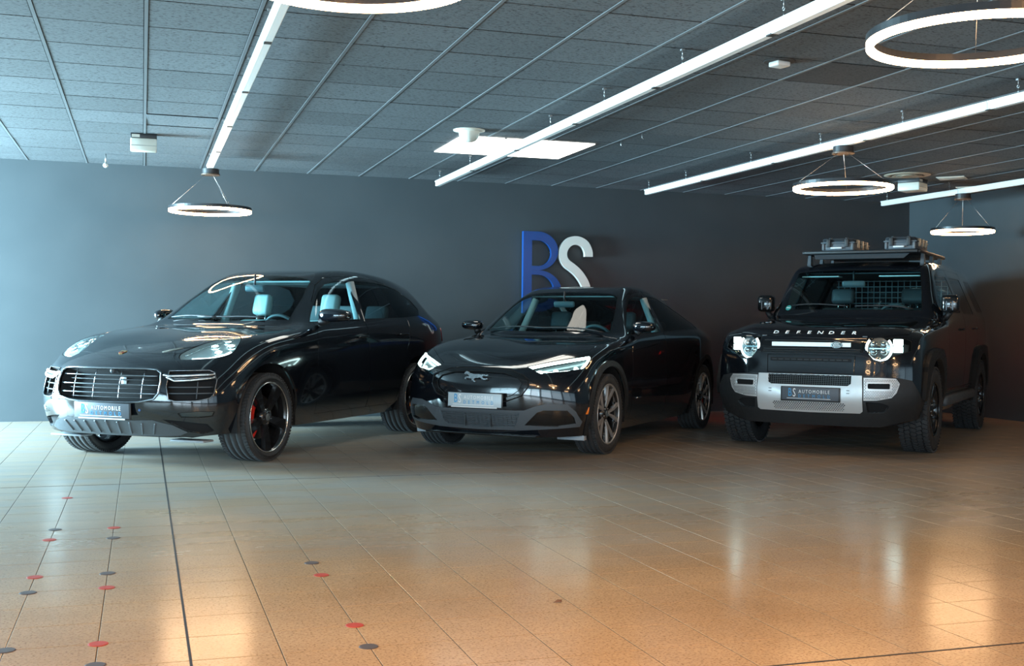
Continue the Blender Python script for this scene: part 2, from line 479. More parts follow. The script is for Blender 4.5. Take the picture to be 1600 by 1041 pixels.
# ------------------------------------------------------------------ ring pendants
M_RINGON = mat('ring_diffuser', (.9, .85, .8), .5, emit=(1.0, .60, .30), estr=42.0)
M_RINGB = mat('ring_body_black', (.015, .015, .017), .35)
def ring_lamp(x, y, z, R, label, ztop=2.812):
    t = thing('pendant_lamp', label, 'pendant lamp', (x, y, z), 0, 'LED ring pendants')
    w = .016
    b = MB(); b.lathe([(R-w, -.002), (R+w, -.002), (R+w, .03), (R-w, .03)], 72, closed=True, smooth=False)
    b.build('ring_body', M_RINGB, t)
    d = MB(); d.lathe([(R+w-.001, -.0025), (R+w-.001, -.024), (R+w-.006, -.030), (R-w+.006, -.030), (R-w+.001, -.024), (R-w+.001, -.0025)], 72, closed=True)
    d.build('light_ring', M_RINGON, t)
    h = ztop-z
    c = MB(); c.lathe([(1e-4, h-.055), (.085, h-.055), (.09, h-.05), (.09, h), (1e-4, h)], 32, smooth=False)
    c.build('canopy', M_BLACKM, t)
    c2 = MB(); c2.lathe([(1e-4, h-.068), (.10, h-.068), (.10, h-.0552), (1e-4, h-.0552)], 32, smooth=False)
    c2.build('canopy_plate', mat('canopy_plate_brown', (.10, .07, .05), .4, .3), t)
    for k in range(3):
        a = 2*PI*k/3+.9
        MB().tube([(.05*math.cos(a), .05*math.sin(a), h-.066), (R*math.cos(a), R*math.sin(a), .03)], .0018, 5).build('suspension_wire', M_STEEL, t)
    return t
ring_lamp(.69, 12.82, 2.371, .42, 'glowing ring pendant by the back wall above the leftmost car', 2.812)
ring_lamp(6.03, 9.0, 2.447, .425, 'glowing ring pendant seen open above the boxy car with roof cases')
ring_lamp(9.5, 11.65, 2.365, .35, 'small bright ring pendant in front of the right wall')
ring_lamp(3.36, 4.04, 2.41, .44, 'large ring pendant cut by the upper right corner of the photo')
ring_lamp(.69, 3.99, 2.40, .425, 'ring pendant cut by the top edge, right of the left light track')
# added unseen pendants outside the frame: warm light for foreground and right side
ring_lamp(6.03, .2, 2.40, .425, 'added unseen ring pendant behind the camera over the middle row')
ring_lamp(9.5, 2.85, 2.40, .425, 'added unseen ring pendant outside the frame at the right, nearer the shop front')
ring_lamp(9.5, 7.25, 2.40, .425, 'added unseen ring pendant outside the frame at the right, beside the boxy car')

# added unseen spotlights under the near track ends: warm fill for the foreground floor
def added_spotlight(x, y, tgt, e, label):
    t = thing('added_spotlight', label, 'added_spotlight', (x, y, 2.812), 0, 'added warm fill lamps near the shop front')
    d = Vector((tgt[0]-x, tgt[1]-y, -2.7)).normalized()
    MB().tube([(0, 0, -.001), (0, 0, -.09)], .010, 8).build('stem', M_BLACKM, t)
    M = facing_z(Vector((0, 0, -.12)), d)
    MB().lathe([(1e-4, -.08), (.035, -.08), (.045, -.06), (.05, .06), (.044, .06), (.040, .01), (1e-4, .005)], 24, M).build('lamp_head', M_BLACKM, t)
    MB().lathe([(1e-4, .012), (.038, .012), (.038, .008)], 20, M, smooth=False).build('lamp_lens', mat('spot_lens', (.9, .8, .6), .3, emit=(1, .62, .3), estr=30), t)
    l = bpy.data.lights.new('spot_beam', 'SPOT'); l.energy = e; l.color = (1.0, .50, .18); l.spot_size = math.radians(115); l.spot_blend = 1.0; l.shadow_soft_size = .05
    o = bpy.data.objects.new('spot_beam', l); COL.objects.link(o); o.parent = t
    o.location = Vector((0, 0, -.12))+d*.07; o.rotation_euler = d.to_track_quat('-Z', 'Y').to_euler()
def facing_z(p, n):
    u = Vector((1, 0, 0)); v = n.cross(u).normalized(); u = v.cross(n)
    m = Matrix.Identity(4)
    for i in range(3): m[i][0] = u[i]; m[i][1] = v[i]; m[i][2] = n[i]; m[i][3] = p[i]
    return m
added_spotlight(.69, 1.7, (.4, 3.9), 430, 'added warm fill lamp under the left light track, out of view')
added_spotlight(3.36, 1.7, (3.0, 3.9), 270, 'added warm fill lamp under the middle light track, out of view')
added_spotlight(6.03, 2.4, (5.4, 4.8), 90, 'added warm fill lamp under the right light track, out of view')
# ------------------------------------------------------------------ things on the ceiling
def ceil_panel():
    M_PANEL = mat('lit_panel', (.85, .85, .82), .5, emit=(1.0, .95, .84), estr=4.5)
    t = thing('ceiling_lamp', 'large glowing white ceiling panel beside the dome', 'ceiling light', (2.915, 10.71, CEIL-.002), 0)
    xs = [0, .34, .97, 1.39]; ys = [0, .33, .95, 1.09]
    for i in range(3):
        for j in range(3):
            MB().box(xs[i]+.003, xs[i+1]-.003, ys[j]+.002, ys[j+1]-.002, -.010, -.001).build('panel_tile', M_PANEL, t)
    for i, j in ((.97, .42), (1.12, .55)):
        MB().tube([(i+.1, j, -.008), (i+.1, j, -.05), (i+.13, j+.02, -.06)], .003, 5).build('wire_stub', mat('wire_insulation', (.35, .08, .05), .5), t)
ceil_panel()
def dome():
    t = thing('dome_camera', 'white half-dome on the ceiling at the corner of the glowing panel', 'dome sensor', (2.905, 10.40, CEIL), 0)
    MB().lathe([(1e-4, -.001), (.15, -.001), (.148, -.010), (.10, -.018), (1e-4, -.018)], 36).build('flange', M_CREAM, t)
    MB().lathe([(.098, -.018), (.096, -.045), (.085, -.075), (.062, -.100), (.032, -.114), (1e-4, -.118)], 36).build('dome_cover', M_CREAM, t)
dome()
def lamp_box(x, y, w, d, h, label, rz=0):
    t = thing('emergency_light', label, 'emergency light', (x, y, CEIL), rz)
    MB().bbox(-w/2, w/2, -d/2, d/2, -.045, -.001, .004).build('mounting_base', M_BLACKM, t)
    MB().box(-w*.45, -w*.15, -d/2-.004, -d/2, -.04, -.012).build('type_plate', M_CREAM, t)
    MB().bbox(-w/2, w/2, -d/2, d/2, -.045-h, -.0452, .012).build('housing', M_CREAM, t)
    MB().box(-w/2+.002, w/2-.002, -d/2-.0015, d/2+.0015, -.045-h*.62, -.045-h*.55).build('housing_seam', mat('seam_grey', (.45, .43, .38), .6), t)
lamp_box(.0, 11.8, .245, .12, .125, 'white emergency light box on black base under the left ceiling')
lamp_box(8.96, 11.9, .27, .27, .10, 'cream emergency light box hanging beside the round ceiling vent', .55)
def sprinkler():
    t = thing('sprinkler', 'small white sprinkler head hanging near the back wall', 'sprinkler', (-.395, 13.35, CEIL), 0)
    MB().tube([(0, 0, -.001), (0, 0, -.10)], .007, 8).build('drop_pipe', M_STEEL, t)
    MB().sphere((0, 0, -.125), .028, 12, 8).build('sprinkler_head', M_WHITE, t)
sprinkler()
def smoke():
    t = thing('smoke_detector', 'small white detector box left of the dark ceiling tile', 'smoke detector', (4.13, 6.93, CEIL), .2)
    MB().lathe([(1e-4, -.002), (.11, -.002), (.105, -.006), (1e-4, -.006)], 24, smooth=False).build('base_plate', mat('base_dark', (.045, .045, .045), .8), t)
    MB().bbox(-.055, .055, -.05, .05, -.04, -.006, .008).build('detector_body', M_WHITE, t)
smoke()
def vent():
    t = thing('ceiling_vent', 'round pale air vent in the ceiling above the right light track', 'vent', (8.62, 11.55, CEIL), 0)
    MB().lathe([(.19, -.001), (.265, -.001), (.265, -.008), (.20, -.014), (.19, -.010)], 40).build('outer_ring', mat('vent_metal', (.48, .40, .30), .5), t)
    for r in (.145, .10, .055):
        MB().lathe([(r-.012, -.004), (r+.03, -.016), (r+.03, -.019), (r-.012, -.007)], 32).build('vane_ring', MATS['vent_metal'], t)
    MB().lathe([(1e-4, -.001), (.19, -.001), (.19, -.003), (1e-4, -.003)], 32, smooth=False).build('duct_opening', M_CGAP, t)
vent()
def wpan(x, y, w, label):
    t = thing('access_panel', label, 'ceiling panel', (x, y, CEIL), .75)
    MB().bbox(-w/2, w/2, -w/2, w/2, -.008, -.001, .003).build('panel_frame', M_CREAM, t)
    MB().bbox(-w*.4, w*.4, -w*.4, w*.4, -.011, -.0081, .001).build('panel_plate', M_CREAM, t)
wpan(9.28, 11.58, .32, 'flat cream access panel right of the round vent')
wpan(10.1, 12.3, .26, 'small cream access panel almost hidden behind the right light track')
# loose hooks left along a ceiling bar
for k, (hx, hy) in enumerate([(4.47, 10.45), (4.47, 9.95)]):
    tag(MB().tube([(hx, hy, CEIL-.001), (hx, hy, CEIL-.05), (hx+.015, hy, CEIL-.06)], .003, 6).build('ceiling_hook', M_STEEL),
        ['bare wire hook on the ceiling right of the glowing panel, farther one', 'bare wire hook on the ceiling right of the glowing panel, nearer one'][k], 'hook', 'bare ceiling hooks')
# gap of a sagging tile
# ------------------------------------------------------------------ letters on the back wall
M_BLUE = mat('letter_blue', (.006, .058, .24), .35)
M_LWHITE = mat('letter_white', (.78, .78, .72), .4)
WM = Matrix(((1, 0, 0, 0), (0, 0, -1, 0), (0, 1, 0, 0), (0, 0, 0, 1)))     # prism xy -> wall xz, depth along -y
def arc(cx, cz, rx, rz, a0, a1, n=18):
    return [(cx+rx*math.cos(math.radians(a0+(a1-a0)*i/n)), cz+rz*math.sin(math.radians(a0+(a1-a0)*i/n))) for i in range(n+1)]
def letter_b():
    t = thing('sign_letter', 'large blue letter B on the back wall', 'sign letter', (4.681, WY, 1.316), 0)
    D0, D1 = .035, .095
    MB().prism([(0, 0), (.118, 0), (.118, 1.06), (0, 1.06)], D0, D1, WM).build('stem', M_BLUE, t)
    up = [(.118, 1.06), (.20, 1.06)]+arc(.2, .81, .278, .25, 90, -90)[1:]+[(.118, .56), (.118, .613), (.2, .613)]+arc(.2, .779, .185, .166, -90, 90)[1:]+[(.118, .945)]
    MB().prism(up, D0, D1, WM).build('upper_bowl', M_BLUE, t)
    lo = [(.118, .559)]+[(.2, .559)]+arc(.2, .29, .33, .27, 88, -90)+[(.118, .02), (.118, .12), (.2, .12)]+arc(.2, .31, .225, .19, -90, 90)[1:]+[(.118, .50)]
    MB().prism(lo, D0, D1, WM).build('lower_bowl', M_BLUE, t)
    for sx, sz in ((.06, .2), (.06, .9), (.40, .8), (.43, .3)):
        MB().tube([(sx, -.0005, sz), (sx, -.036, sz)], .012, 10).build('standoff', M_STEEL, t)
def letter_s():
    t = thing('sign_letter', 'large white letter S on the back wall', 'sign letter', (4.681, WY, 2.376), 0)
    C = [(1048, 488), (1043, 430), (1008, 360), (950, 322), (880, 312), (812, 335), (762, 390), (742, 455), (752, 520), (790, 572), (850, 612),
         (920, 668), (975, 735), (1012, 800), (1030, 870), (1028, 960), (1000, 1040), (940, 1092), (870, 1108), (800, 1085), (752, 1030), (735, 970)]
    P = [Vector(((a-280)*.001184, -(b-228)*.001184)) for a, b in C]
    # smooth
    Q = []
    for i in range(len(P)-1):
        p0, p1, p2, p3 = P[max(i-1, 0)], P[i], P[i+1], P[min(i+2, len(P)-1)]
        for k in range(3):
            u = k/3
            Q.append(.5*((2*p1)+(-p0+p2)*u+(2*p0-5*p1+4*p2-p3)*u*u+(-p0+3*p1-3*p2+p3)*u**3))
    Q.append(P[-1])
    L, R = [], []
    for i, p in enumerate(Q):
        d = (Q[min(i+1, len(Q)-1)]-Q[max(i-1, 0)]).normalized(); n = Vector((-d.y, d.x))
        L.append(p+n*.057); R.append(p-n*.057)
    cut = 5.185-4.681
    poly = [(p.x, p.y) for p in L]+[(p.x, p.y) for p in reversed(R)]
    poly = [(max(x, .490 if z > -.5 else .505), z) for x, z in poly]
    MB().prism(poly, .035, .095, WM).build('letter_body', M_LWHITE, t)
    for sx, sz in ((.72, -.10), (.55, -.27), (.78, -.52)):
        MB().tube([(sx, -.0005, sz), (sx, -.036, sz)], .012, 10).build('standoff', M_STEEL, t)
letter_b(); letter_s()

# ------------------------------------------------------------------ round floor markers
M_RED = mat('marker_red', (.42, .05, .03), .5)
M_DARKMK = mat('marker_dark', (.085, .07, .07), .5)
MK = [('r', 54.4, 902.4), ('d', 43.9, 926.8), ('d', 8, 1017), ('d', 168, 896.3), ('r', 166.6, 918.7), ('r', 153.2, 1006.7), ('d', 149, 1040),
      ('r', 105, 778.5), ('d', 86, 828), ('r', 77, 844), ('r', 178, 825), ('d', 177, 841), ('r', 502, 899), ('d', 487, 880), ('r', 554, 977.5), ('d', 576, 1010.8)]
MLAB = ['red floor marker on the leftmost joint, upper of its pair', 'dark floor marker on the leftmost joint under the red one', 'dark floor marker at the lower left corner of the photo',
        'dark floor marker on the second joint above its red mate', 'red floor marker on the second joint below the dark one', 'bright red floor marker lowest on the second joint', 'dark floor marker cut by the bottom edge',
        'faint red floor marker farthest up the leftmost joint', 'dark floor marker halfway up the leftmost joint', 'red floor marker halfway up the leftmost joint', 'faint red floor marker halfway up the second joint',
        'dark floor marker halfway up the second joint', 'faint red floor marker right of the black joint, far one', 'small dark floor marker right of the black joint, far one', 'red floor marker near the bottom middle of the photo', 'dark floor marker near the bottom middle of the photo']
def floor_at(u, w):
    k = CFW+CRT*((u-800)/FPX)-CUP*((w-520.5)/FPX)
    return CPOS+k*(-CAM_H/k.z)
for (c, u, w), lb in zip(MK, MLAB):
    p = floor_at(u, w)
    m = MB(); m.lathe([(1e-4, .0026), (.032, .0026), (.036, .0010), (.036, .0002)], 20, smooth=False)
    o = m.build('floor_marker', M_RED if c == 'r' else M_DARKMK, loc=(p.x, p.y, 0))
    tag(o, lb, 'floor marker', 'round floor markers')
p = floor_at(871, 942)
tag(MB().add([(-.02, 0, .001), (.015, -.012, .004), (.022, .006, .010), (-.004, .012, .006), (0, 0, .014)], [(0, 1, 4), (1, 2, 4), (2, 3, 4), (3, 0, 4), (0, 3, 2, 1)]).build('dry_leaf', mat('leaf_brown', (.12, .05, .02), .7), loc=(p.x, p.y, 0)),
    'tiny brown dry leaf lying on the tiles in the foreground', 'leaf')
# ------------------------------------------------------------------ car bodies: control cage, subdivided, then cut into panels
def body_cage(lid, front, side, rear):
    """lid: stations [c, mid, rail, belt]; front/rear: levels x 3 points (centre, mid, outer); side: levels x stations. half car, y >= 0"""
    V = []; F = []; ids = {}
    def vid(p):
        k = (round(p[0], 5), round(p[1], 5), round(p[2], 5))
        if k not in ids:
            ids[k] = len(V); V.append(Vector(p))
        return ids[k]
    n = len(lid)
    def quad(a, b, c, d):
        q = []
        for p in (a, b, c, d):
            i = vid(p)
            if i not in q: q.append(i)
        m = []
        for p in (d, c, b, a):
            i = vid((p[0], -p[1], p[2]))
            if i not in m: m.append(i)
        F.append(tuple(q)); F.append(tuple(m))
    for i in range(n-1):
        for j in range(3):
            quad(lid[i][j], lid[i][j+1], lid[i+1][j+1], lid[i+1][j])
    ring = [[lid[0][0], lid[0][1], lid[0][2]]+[l[3] for l in lid]+[lid[-1][2], lid[-1][1], lid[-1][0]]]
    for L in range(len(side)):
        ring.append(list(front[L])+list(side[L])+list(reversed(rear[L])))
    for L in range(len(ring)-1):
        a, b = ring[L], ring[L+1]
        for k in range(len(a)-1):
            quad(a[k], b[k], b[k+1], a[k+1])
    return V, F, ring

def subdiv_body(V, F, creases=(), levels=3, fit=2):
    """Catmull-Clark with two corrective passes so that the limit surface passes close to the cage points"""
    tgt = [v.copy() for v in V]; cur = [v.copy() for v in V]
    def evaluate(P, lv):
        me = bpy.data.meshes.new('cage'); me.from_pydata(P, [], F)
        if creases:
            bm = bmesh.new(); bm.from_mesh(me)
            cl = bm.edges.layers.float.new('crease_edge')
            bm.verts.ensure_lookup_table()
            for (a, b, w) in creases:
                ia = [i for i, t in enumerate(tgt) if (t-Vector(a)).length < 1e-4]
                ib = [i for i, t in enumerate(tgt) if (t-Vector(b)).length < 1e-4]
                if ia and ib:
                    e = bm.edges.get((bm.verts[ia[0]], bm.verts[ib[0]]))
                    if e: e[cl] = w
            bm.to_mesh(me); bm.free()
        ob = bpy.data.objects.new('cage', me); COL.objects.link(ob)
        md = ob.modifiers.new('s', 'SUBSURF'); md.levels = lv; md.render_levels = lv
        dg = bpy.context.evaluated_depsgraph_get()
        ev = bpy.data.meshes.new_from_object(ob.evaluated_get(dg))
        bpy.data.objects.remove(ob); bpy.data.meshes.remove(me)
        return ev
    for _ in range(fit):
        ev = evaluate(cur, 1)
        for i in range(len(cur)):
            d = tgt[i]-ev.vertices[i].co
            d = d*.8
            if abs(tgt[i].y) < 1e-6: d.y = 0
            cur[i] = cur[i]+d
        bpy.data.meshes.remove(ev)
    return evaluate(cur, levels)

def mirror_pair(p): return (p[0], -p[1], p[2])
def sym_creases(edges):
    out = []
    for a, b, w in edges:
        out += [(a, b, w), (mirror_pair(a), mirror_pair(b), w)]
    return out

class Body:
    """evaluated car skin that is cut by outlines and separated into panels"""
    def __init__(s, me):
        s.bm = bmesh.new(); s.bm.from_mesh(me)
        s.bm.normal_update()
        s.nl = s.bm.verts.layers.float_vector.new('n0')
        for v in s.bm.verts: v[s.nl] = v.normal
        s.rl = s.bm.faces.layers.int.new('reg')
        s.names = ['body']
        s.orig = me
        s.bvh = BVHTree.FromBMesh(s.bm)
    def frame(s, pts, view=None):
        pts = [Vector(p) for p in pts]
        c = sum(pts, Vector())/len(pts)
        if view is None:
            n = Vector()
            for i in range(len(pts)):
                a, b = pts[i], pts[(i+1) % len(pts)]
                n += (a-c).cross(b-c)
            n.normalize()
            if n.x*1.0+n.y*math.copysign(1, c.y if abs(c.y) > .02 else 1)+n.z*.6 < 0: n = -n
        else: n = Vector(view).normalized()
        a = Vector((0, 0, 1)) if abs(n.z) < .8 else Vector((1, 0, 0))
        u = a.cross(n).normalized(); v = n.cross(u)
        return c, u, v, n, [((p-c).dot(u), (p-c).dot(v)) for p in pts]
    def cut(s, pts, name, view=None, depth=.45, gap=0.0, facing=.08, only=None, gapname='seam'):
        """assign the skin inside the 3-D outline (seen along its normal or view) to a region"""
        c, u, v, n, P = s.frame(pts, view)
        if gap:
            s._cut(c, u, v, n, P, gapname, depth, facing, only)
            P = inset(P, gap)
            only2 = None
            return s._cut(c, u, v, n, P, name, depth, facing, {gapname} if only is None else {gapname} | set(only))
        return s._cut(c, u, v, n, P, name, depth, facing, only)
    def _cut(s, c, u, v, n, P, name, depth, facing, only):
        bm = s.bm
        onlyid = None if only is None else {s.names.index(q) for q in only if q in s.names}
        if name not in s.names: s.names.append(name)
        rid = s.names.index(name)
        mnx = min(p[0] for p in P)-.02; mxx = max(p[0] for p in P)+.02
        mny = min(p[1] for p in P)-.02; mxy = max(p[1] for p in P)+.02
        def ok(f):
            if f.normal.dot(n) < facing: return False
            if onlyid is not None and f[s.rl] not in onlyid: return False
            m = f.calc_center_median()-c
            if abs(m.dot(n)) > depth: return False
            return True
        def bb(f):
            xs = [(q.co-c).dot(u) for q in f.verts]; ys = [(q.co-c).dot(v) for q in f.verts]
            return min(xs), max(xs), min(ys), max(ys)
        live = [f for f in bm.faces if ok(f)]
        live = [f for f in live if (lambda b: b[0] < mxx and b[1] > mnx and b[2] < mxy and b[3] > mny)(bb(f))]
        N = len(P)
        for i in range(N):
            a, b = P[i], P[(i+1) % N]
            d = (b[0]-a[0], b[1]-a[1]); L = math.hypot(*d)
            if L < 1e-7: continue
            ax0, ax1 = min(a[0], b[0])-1e-4, max(a[0], b[0])+1e-4
            ay0, ay1 = min(a[1], b[1])-1e-4, max(a[1], b[1])+1e-4
            nn = (-d[1]/L, d[0]/L)
            sel = []
            for f in live:
                if not f.is_valid: continue
                q = bb(f)
                if q[0] > ax1 or q[1] < ax0 or q[2] > ay1 or q[3] < ay0: continue
                ds = [((w.co-c).dot(u)-a[0])*nn[0]+((w.co-c).dot(v)-a[1])*nn[1] for w in f.verts]
                if min(ds) < -1e-6 and max(ds) > 1e-6: sel.append(f)
            if not sel: continue
            geom = set(sel)
            for f in sel: geom.update(f.edges); geom.update(f.verts)
            co = c+u*a[0]+v*a[1]; no = u*nn[0]+v*nn[1]
            live = [f for f in live if f.is_valid]
            ls = set(live)
            r = bmesh.ops.bisect_plane(bm, geom=list(geom), dist=1e-6, plane_co=co, plane_no=no)
            new = [g for g in r['geom'] if isinstance(g, bmesh.types.BMFace)]
            live = [f for f in (ls | set(new)) if f.is_valid]
        hit = []
        for f in live:
            if not f.is_valid: continue
            m = f.calc_center_median()-c
            if inside(P, m.dot(u), m.dot(v)):
                f[s.rl] = rid; hit.append(f)
        return hit
    def remove(s, name):
        if name in s.names:
            k = s.names.index(name)
            bmesh.ops.delete(s.bm, geom=[f for f in s.bm.faces if f[s.rl] == k], context='FACES')
    def project(s, p, d):
        """nearest point of the uncut skin along direction d from p"""
        d = Vector(d).normalized()
        h = s.bvh.ray_cast(Vector(p), d)
        return h[0], h[1]
    def part(s, name, ma, parent, oname=None, offset=0.0, flange=.012, side=None, label=None, kind=None):
        """separate a region into its own mesh, with a folded-in edge"""
        if name not in s.names: return None
        k = s.names.index(name)
        fs = [f for f in s.bm.faces if f[s.rl] == k]
        if side: fs = [f for f in fs if f.calc_center_median().y*side > 0]
        if not fs: return None
        idx = {}; vs = []; ns = []; faces = []; edge = {}
        for f in fs:
            q = []
            for w in f.verts:
                if w not in idx:
                    nn = Vector(w[s.nl]).normalized()
                    idx[w] = len(vs); vs.append(w.co+nn*offset); ns.append(nn)
                q.append(idx[w])
            faces.append(q)
            for i in range(len(q)):
                a, b = q[i], q[(i+1) % len(q)]
                edge[(a, b)] = edge.get((a, b), 0)+1
        if flange:
            base = {}
            for (a, b) in list(edge):
                if (b, a) in edge: continue
                for i in (a, b):
                    if i not in base:
                        base[i] = len(vs); vs.append(vs[i]-ns[i]*flange); ns.append(ns[i])
                faces.append([b, a, base[a], base[b]])
        me = bpy.data.meshes.new(oname or name)
        me.from_pydata([tuple(v) for v in vs], [], faces)
        me.materials.append(ma)
        me.polygons.foreach_set('use_smooth', [True]*len(me.polygons))
        me.update()
        if len(me.vertices) == len(ns):
            me.normals_split_custom_set_from_vertices([tuple(n) for n in ns])
        return link(oname or name, me, parent, label=label, kind=kind)

def inside(P, x, y):
    r = False; n = len(P); j = n-1
    for i in range(n):
        if (P[i][1] > y) != (P[j][1] > y) and x < (P[j][0]-P[i][0])*(y-P[i][1])/(P[j][1]-P[i][1])+P[i][0]: r = not r
        j = i
    return r
def inset(P, d):
    n = len(P); a = sum(P[i][0]*P[(i+1) % n][1]-P[(i+1) % n][0]*P[i][1] for i in range(n))
    sg = 1 if a > 0 else -1
    out = []
    for i in range(n):
        p0, p1, p2 = P[i-1], P[i], P[(i+1) % n]
        def nrm(a, b):
            dx, dy = b[0]-a[0], b[1]-a[1]; L = math.hypot(dx, dy) or 1
            return (-dy/L*sg, dx/L*sg)
        n1, n2 = nrm(p0, p1), nrm(p1, p2)
        bx, by = n1[0]+n2[0], n1[1]+n2[1]
        q = max(.35, (1+n1[0]*n2[0]+n1[1]*n2[1])/1)
        out.append((p1[0]+bx*d/q, p1[1]+by*d/q))
    return out
def smooth_poly(pts, n=4, closed=True):
    pts = [Vector(p) for p in pts]; k = len(pts); Q = []
    for i in range(k if closed else k-1):
        p0, p1, p2, p3 = (pts[(i-1) % k], pts[i], pts[(i+1) % k], pts[(i+2) % k]) if closed else (pts[max(i-1, 0)], pts[i], pts[i+1], pts[min(i+2, k-1)])
        for j in range(n):
            u = j/n
            Q.append(.5*((2*p1)+(-p0+p2)*u+(2*p0-5*p1+4*p2-p3)*u*u+(-p0+3*p1-3*p2+p3)*u**3))
    if not closed: Q.append(pts[-1])
    return Q
def rounded(pts, r=.03, n=4):
    """round the corners of a 3-D outline"""
    pts = [Vector(p) for p in pts]; k = len(pts); Q = []
    for i in range(k):
        p, a, b = pts[i], pts[i-1], pts[(i+1) % k]
        ra = min(r, (a-p).length*.45); rb = min(r, (b-p).length*.45)
        s, e = p+(a-p).normalized()*ra, p+(b-p).normalized()*rb
        for j in range(n+1):
            t = j/n
            Q.append(s*(1-t)**2+p*2*t*(1-t)+e*t*t)
    return Q
def flip(pts): return [(p[0], -p[1], p[2]) for p in pts]

# ---- car data (local frame: front axle centre on the ground at the origin, x forward, y to the car's left)
CARS = {'coupe_suv': (.2801, 10.3778, .6688), 'fastback': (3.3878, 10.2953, .764), 'boxy': (6.4612+.0202, 9.8392-.0222, .8321)}
CARS = {'suv': CARS['coupe_suv'], 'fast': CARS['fastback'], 'box': CARS['boxy']}
def car_matrix(k):
    x, y, h = CARS[k]
    th = math.atan2(-math.cos(h), -math.sin(h))
    return Matrix.Translation((x, y, 0)) @ Matrix.Rotation(th, 4, 'Z'), (x, y, 0), th

SPEC = {}
SPEC['suv'] = dict(
 lid=[[(.74,0,.895),(.70,.33,.893),(.60,.585,.888),(.44,.80,.915)],
      [(.40,0,1.0),(.385,.33,1.005),(.32,.62,1.005),(.19,.865,1.0)],
      [(-.05,0,1.08),(-.06,.35,1.088),(-.09,.66,1.075),(-.12,.90,1.055)],
      [(-.56,0,1.135),(-.56,.38,1.14),(-.66,.745,1.13),(-.74,.895,1.11)],
      [(-.97,0,1.40),(-.98,.36,1.395),(-1.06,.665,1.37),(-1.08,.885,1.145)],
      [(-1.38,0,1.632),(-1.40,.32,1.624),(-1.49,.575,1.595),(-1.5,.888,1.163)],
      [(-1.92,0,1.70),(-1.92,.32,1.693),(-1.97,.585,1.655),(-2.0,.895,1.178)],
      [(-2.5,0,1.70),(-2.5,.32,1.692),(-2.5,.585,1.655),(-2.5,.905,1.192)],
      [(-3.0,0,1.665),(-3.0,.32,1.657),(-3.0,.575,1.622),(-2.95,.905,1.205)],
      [(-3.50,0,1.60),(-3.49,.32,1.592),(-3.43,.55,1.552),(-3.38,.885,1.215)],
      [(-3.86,0,1.22),(-3.85,.33,1.22),(-3.78,.60,1.21),(-3.64,.845,1.195)],
      [(-3.93,0,1.09),(-3.92,.35,1.09),(-3.86,.63,1.09),(-3.74,.82,1.09)]],
 front=[[(.86,0,.80),(.84,.33,.80),(.745,.61,.80)],
        [(.91,0,.665),(.89,.33,.665),(.80,.63,.665)],
        [(.925,0,.46),(.905,.33,.46),(.82,.63,.46)],
        [(.80,0,.25),(.78,.33,.25),(.72,.62,.25)]],
 side=[[(.54,.845,.80),(.22,.925,.85),(-.12,.955,.91),(-.74,.945,.95),(-1.08,.94,.96),(-1.5,.94,.97),(-2.0,.945,.985),(-2.5,.957,1.0),(-2.95,.97,1.02),(-3.34,.95,1.02),(-3.66,.88,1.0),(-3.82,.80,.95)],
       [(.58,.875,.665),(.25,.94,.68),(-.12,.965,.70),(-.74,.955,.70),(-1.08,.95,.70),(-1.5,.95,.70),(-2.0,.955,.70),(-2.5,.962,.70),(-2.95,.972,.72),(-3.34,.96,.72),(-3.7,.89,.71),(-3.87,.80,.71)],
       [(.60,.885,.46),(.27,.935,.46),(-.12,.95,.44),(-.74,.935,.42),(-1.08,.93,.42),(-1.5,.93,.42),(-2.0,.935,.42),(-2.5,.945,.43),(-2.95,.955,.45),(-3.34,.95,.46),(-3.7,.89,.46),(-3.87,.80,.46)],
       [(.56,.84,.27),(.27,.87,.27),(-.12,.87,.26),(-.74,.86,.255),(-1.08,.86,.255),(-1.5,.86,.255),(-2.0,.86,.255),(-2.5,.87,.26),(-2.95,.88,.28),(-3.34,.88,.29),(-3.65,.84,.3),(-3.8,.77,.31)]],
 rear=[[(-3.95,0,.95),(-3.94,.35,.95),(-3.90,.6,.95)],[(-3.97,0,.7),(-3.96,.35,.7),(-3.93,.6,.7)],[(-3.97,0,.46),(-3.96,.35,.46),(-3.93,.6,.46)],[(-3.86,0,.3),(-3.85,.35,.3),(-3.83,.58,.3)]])
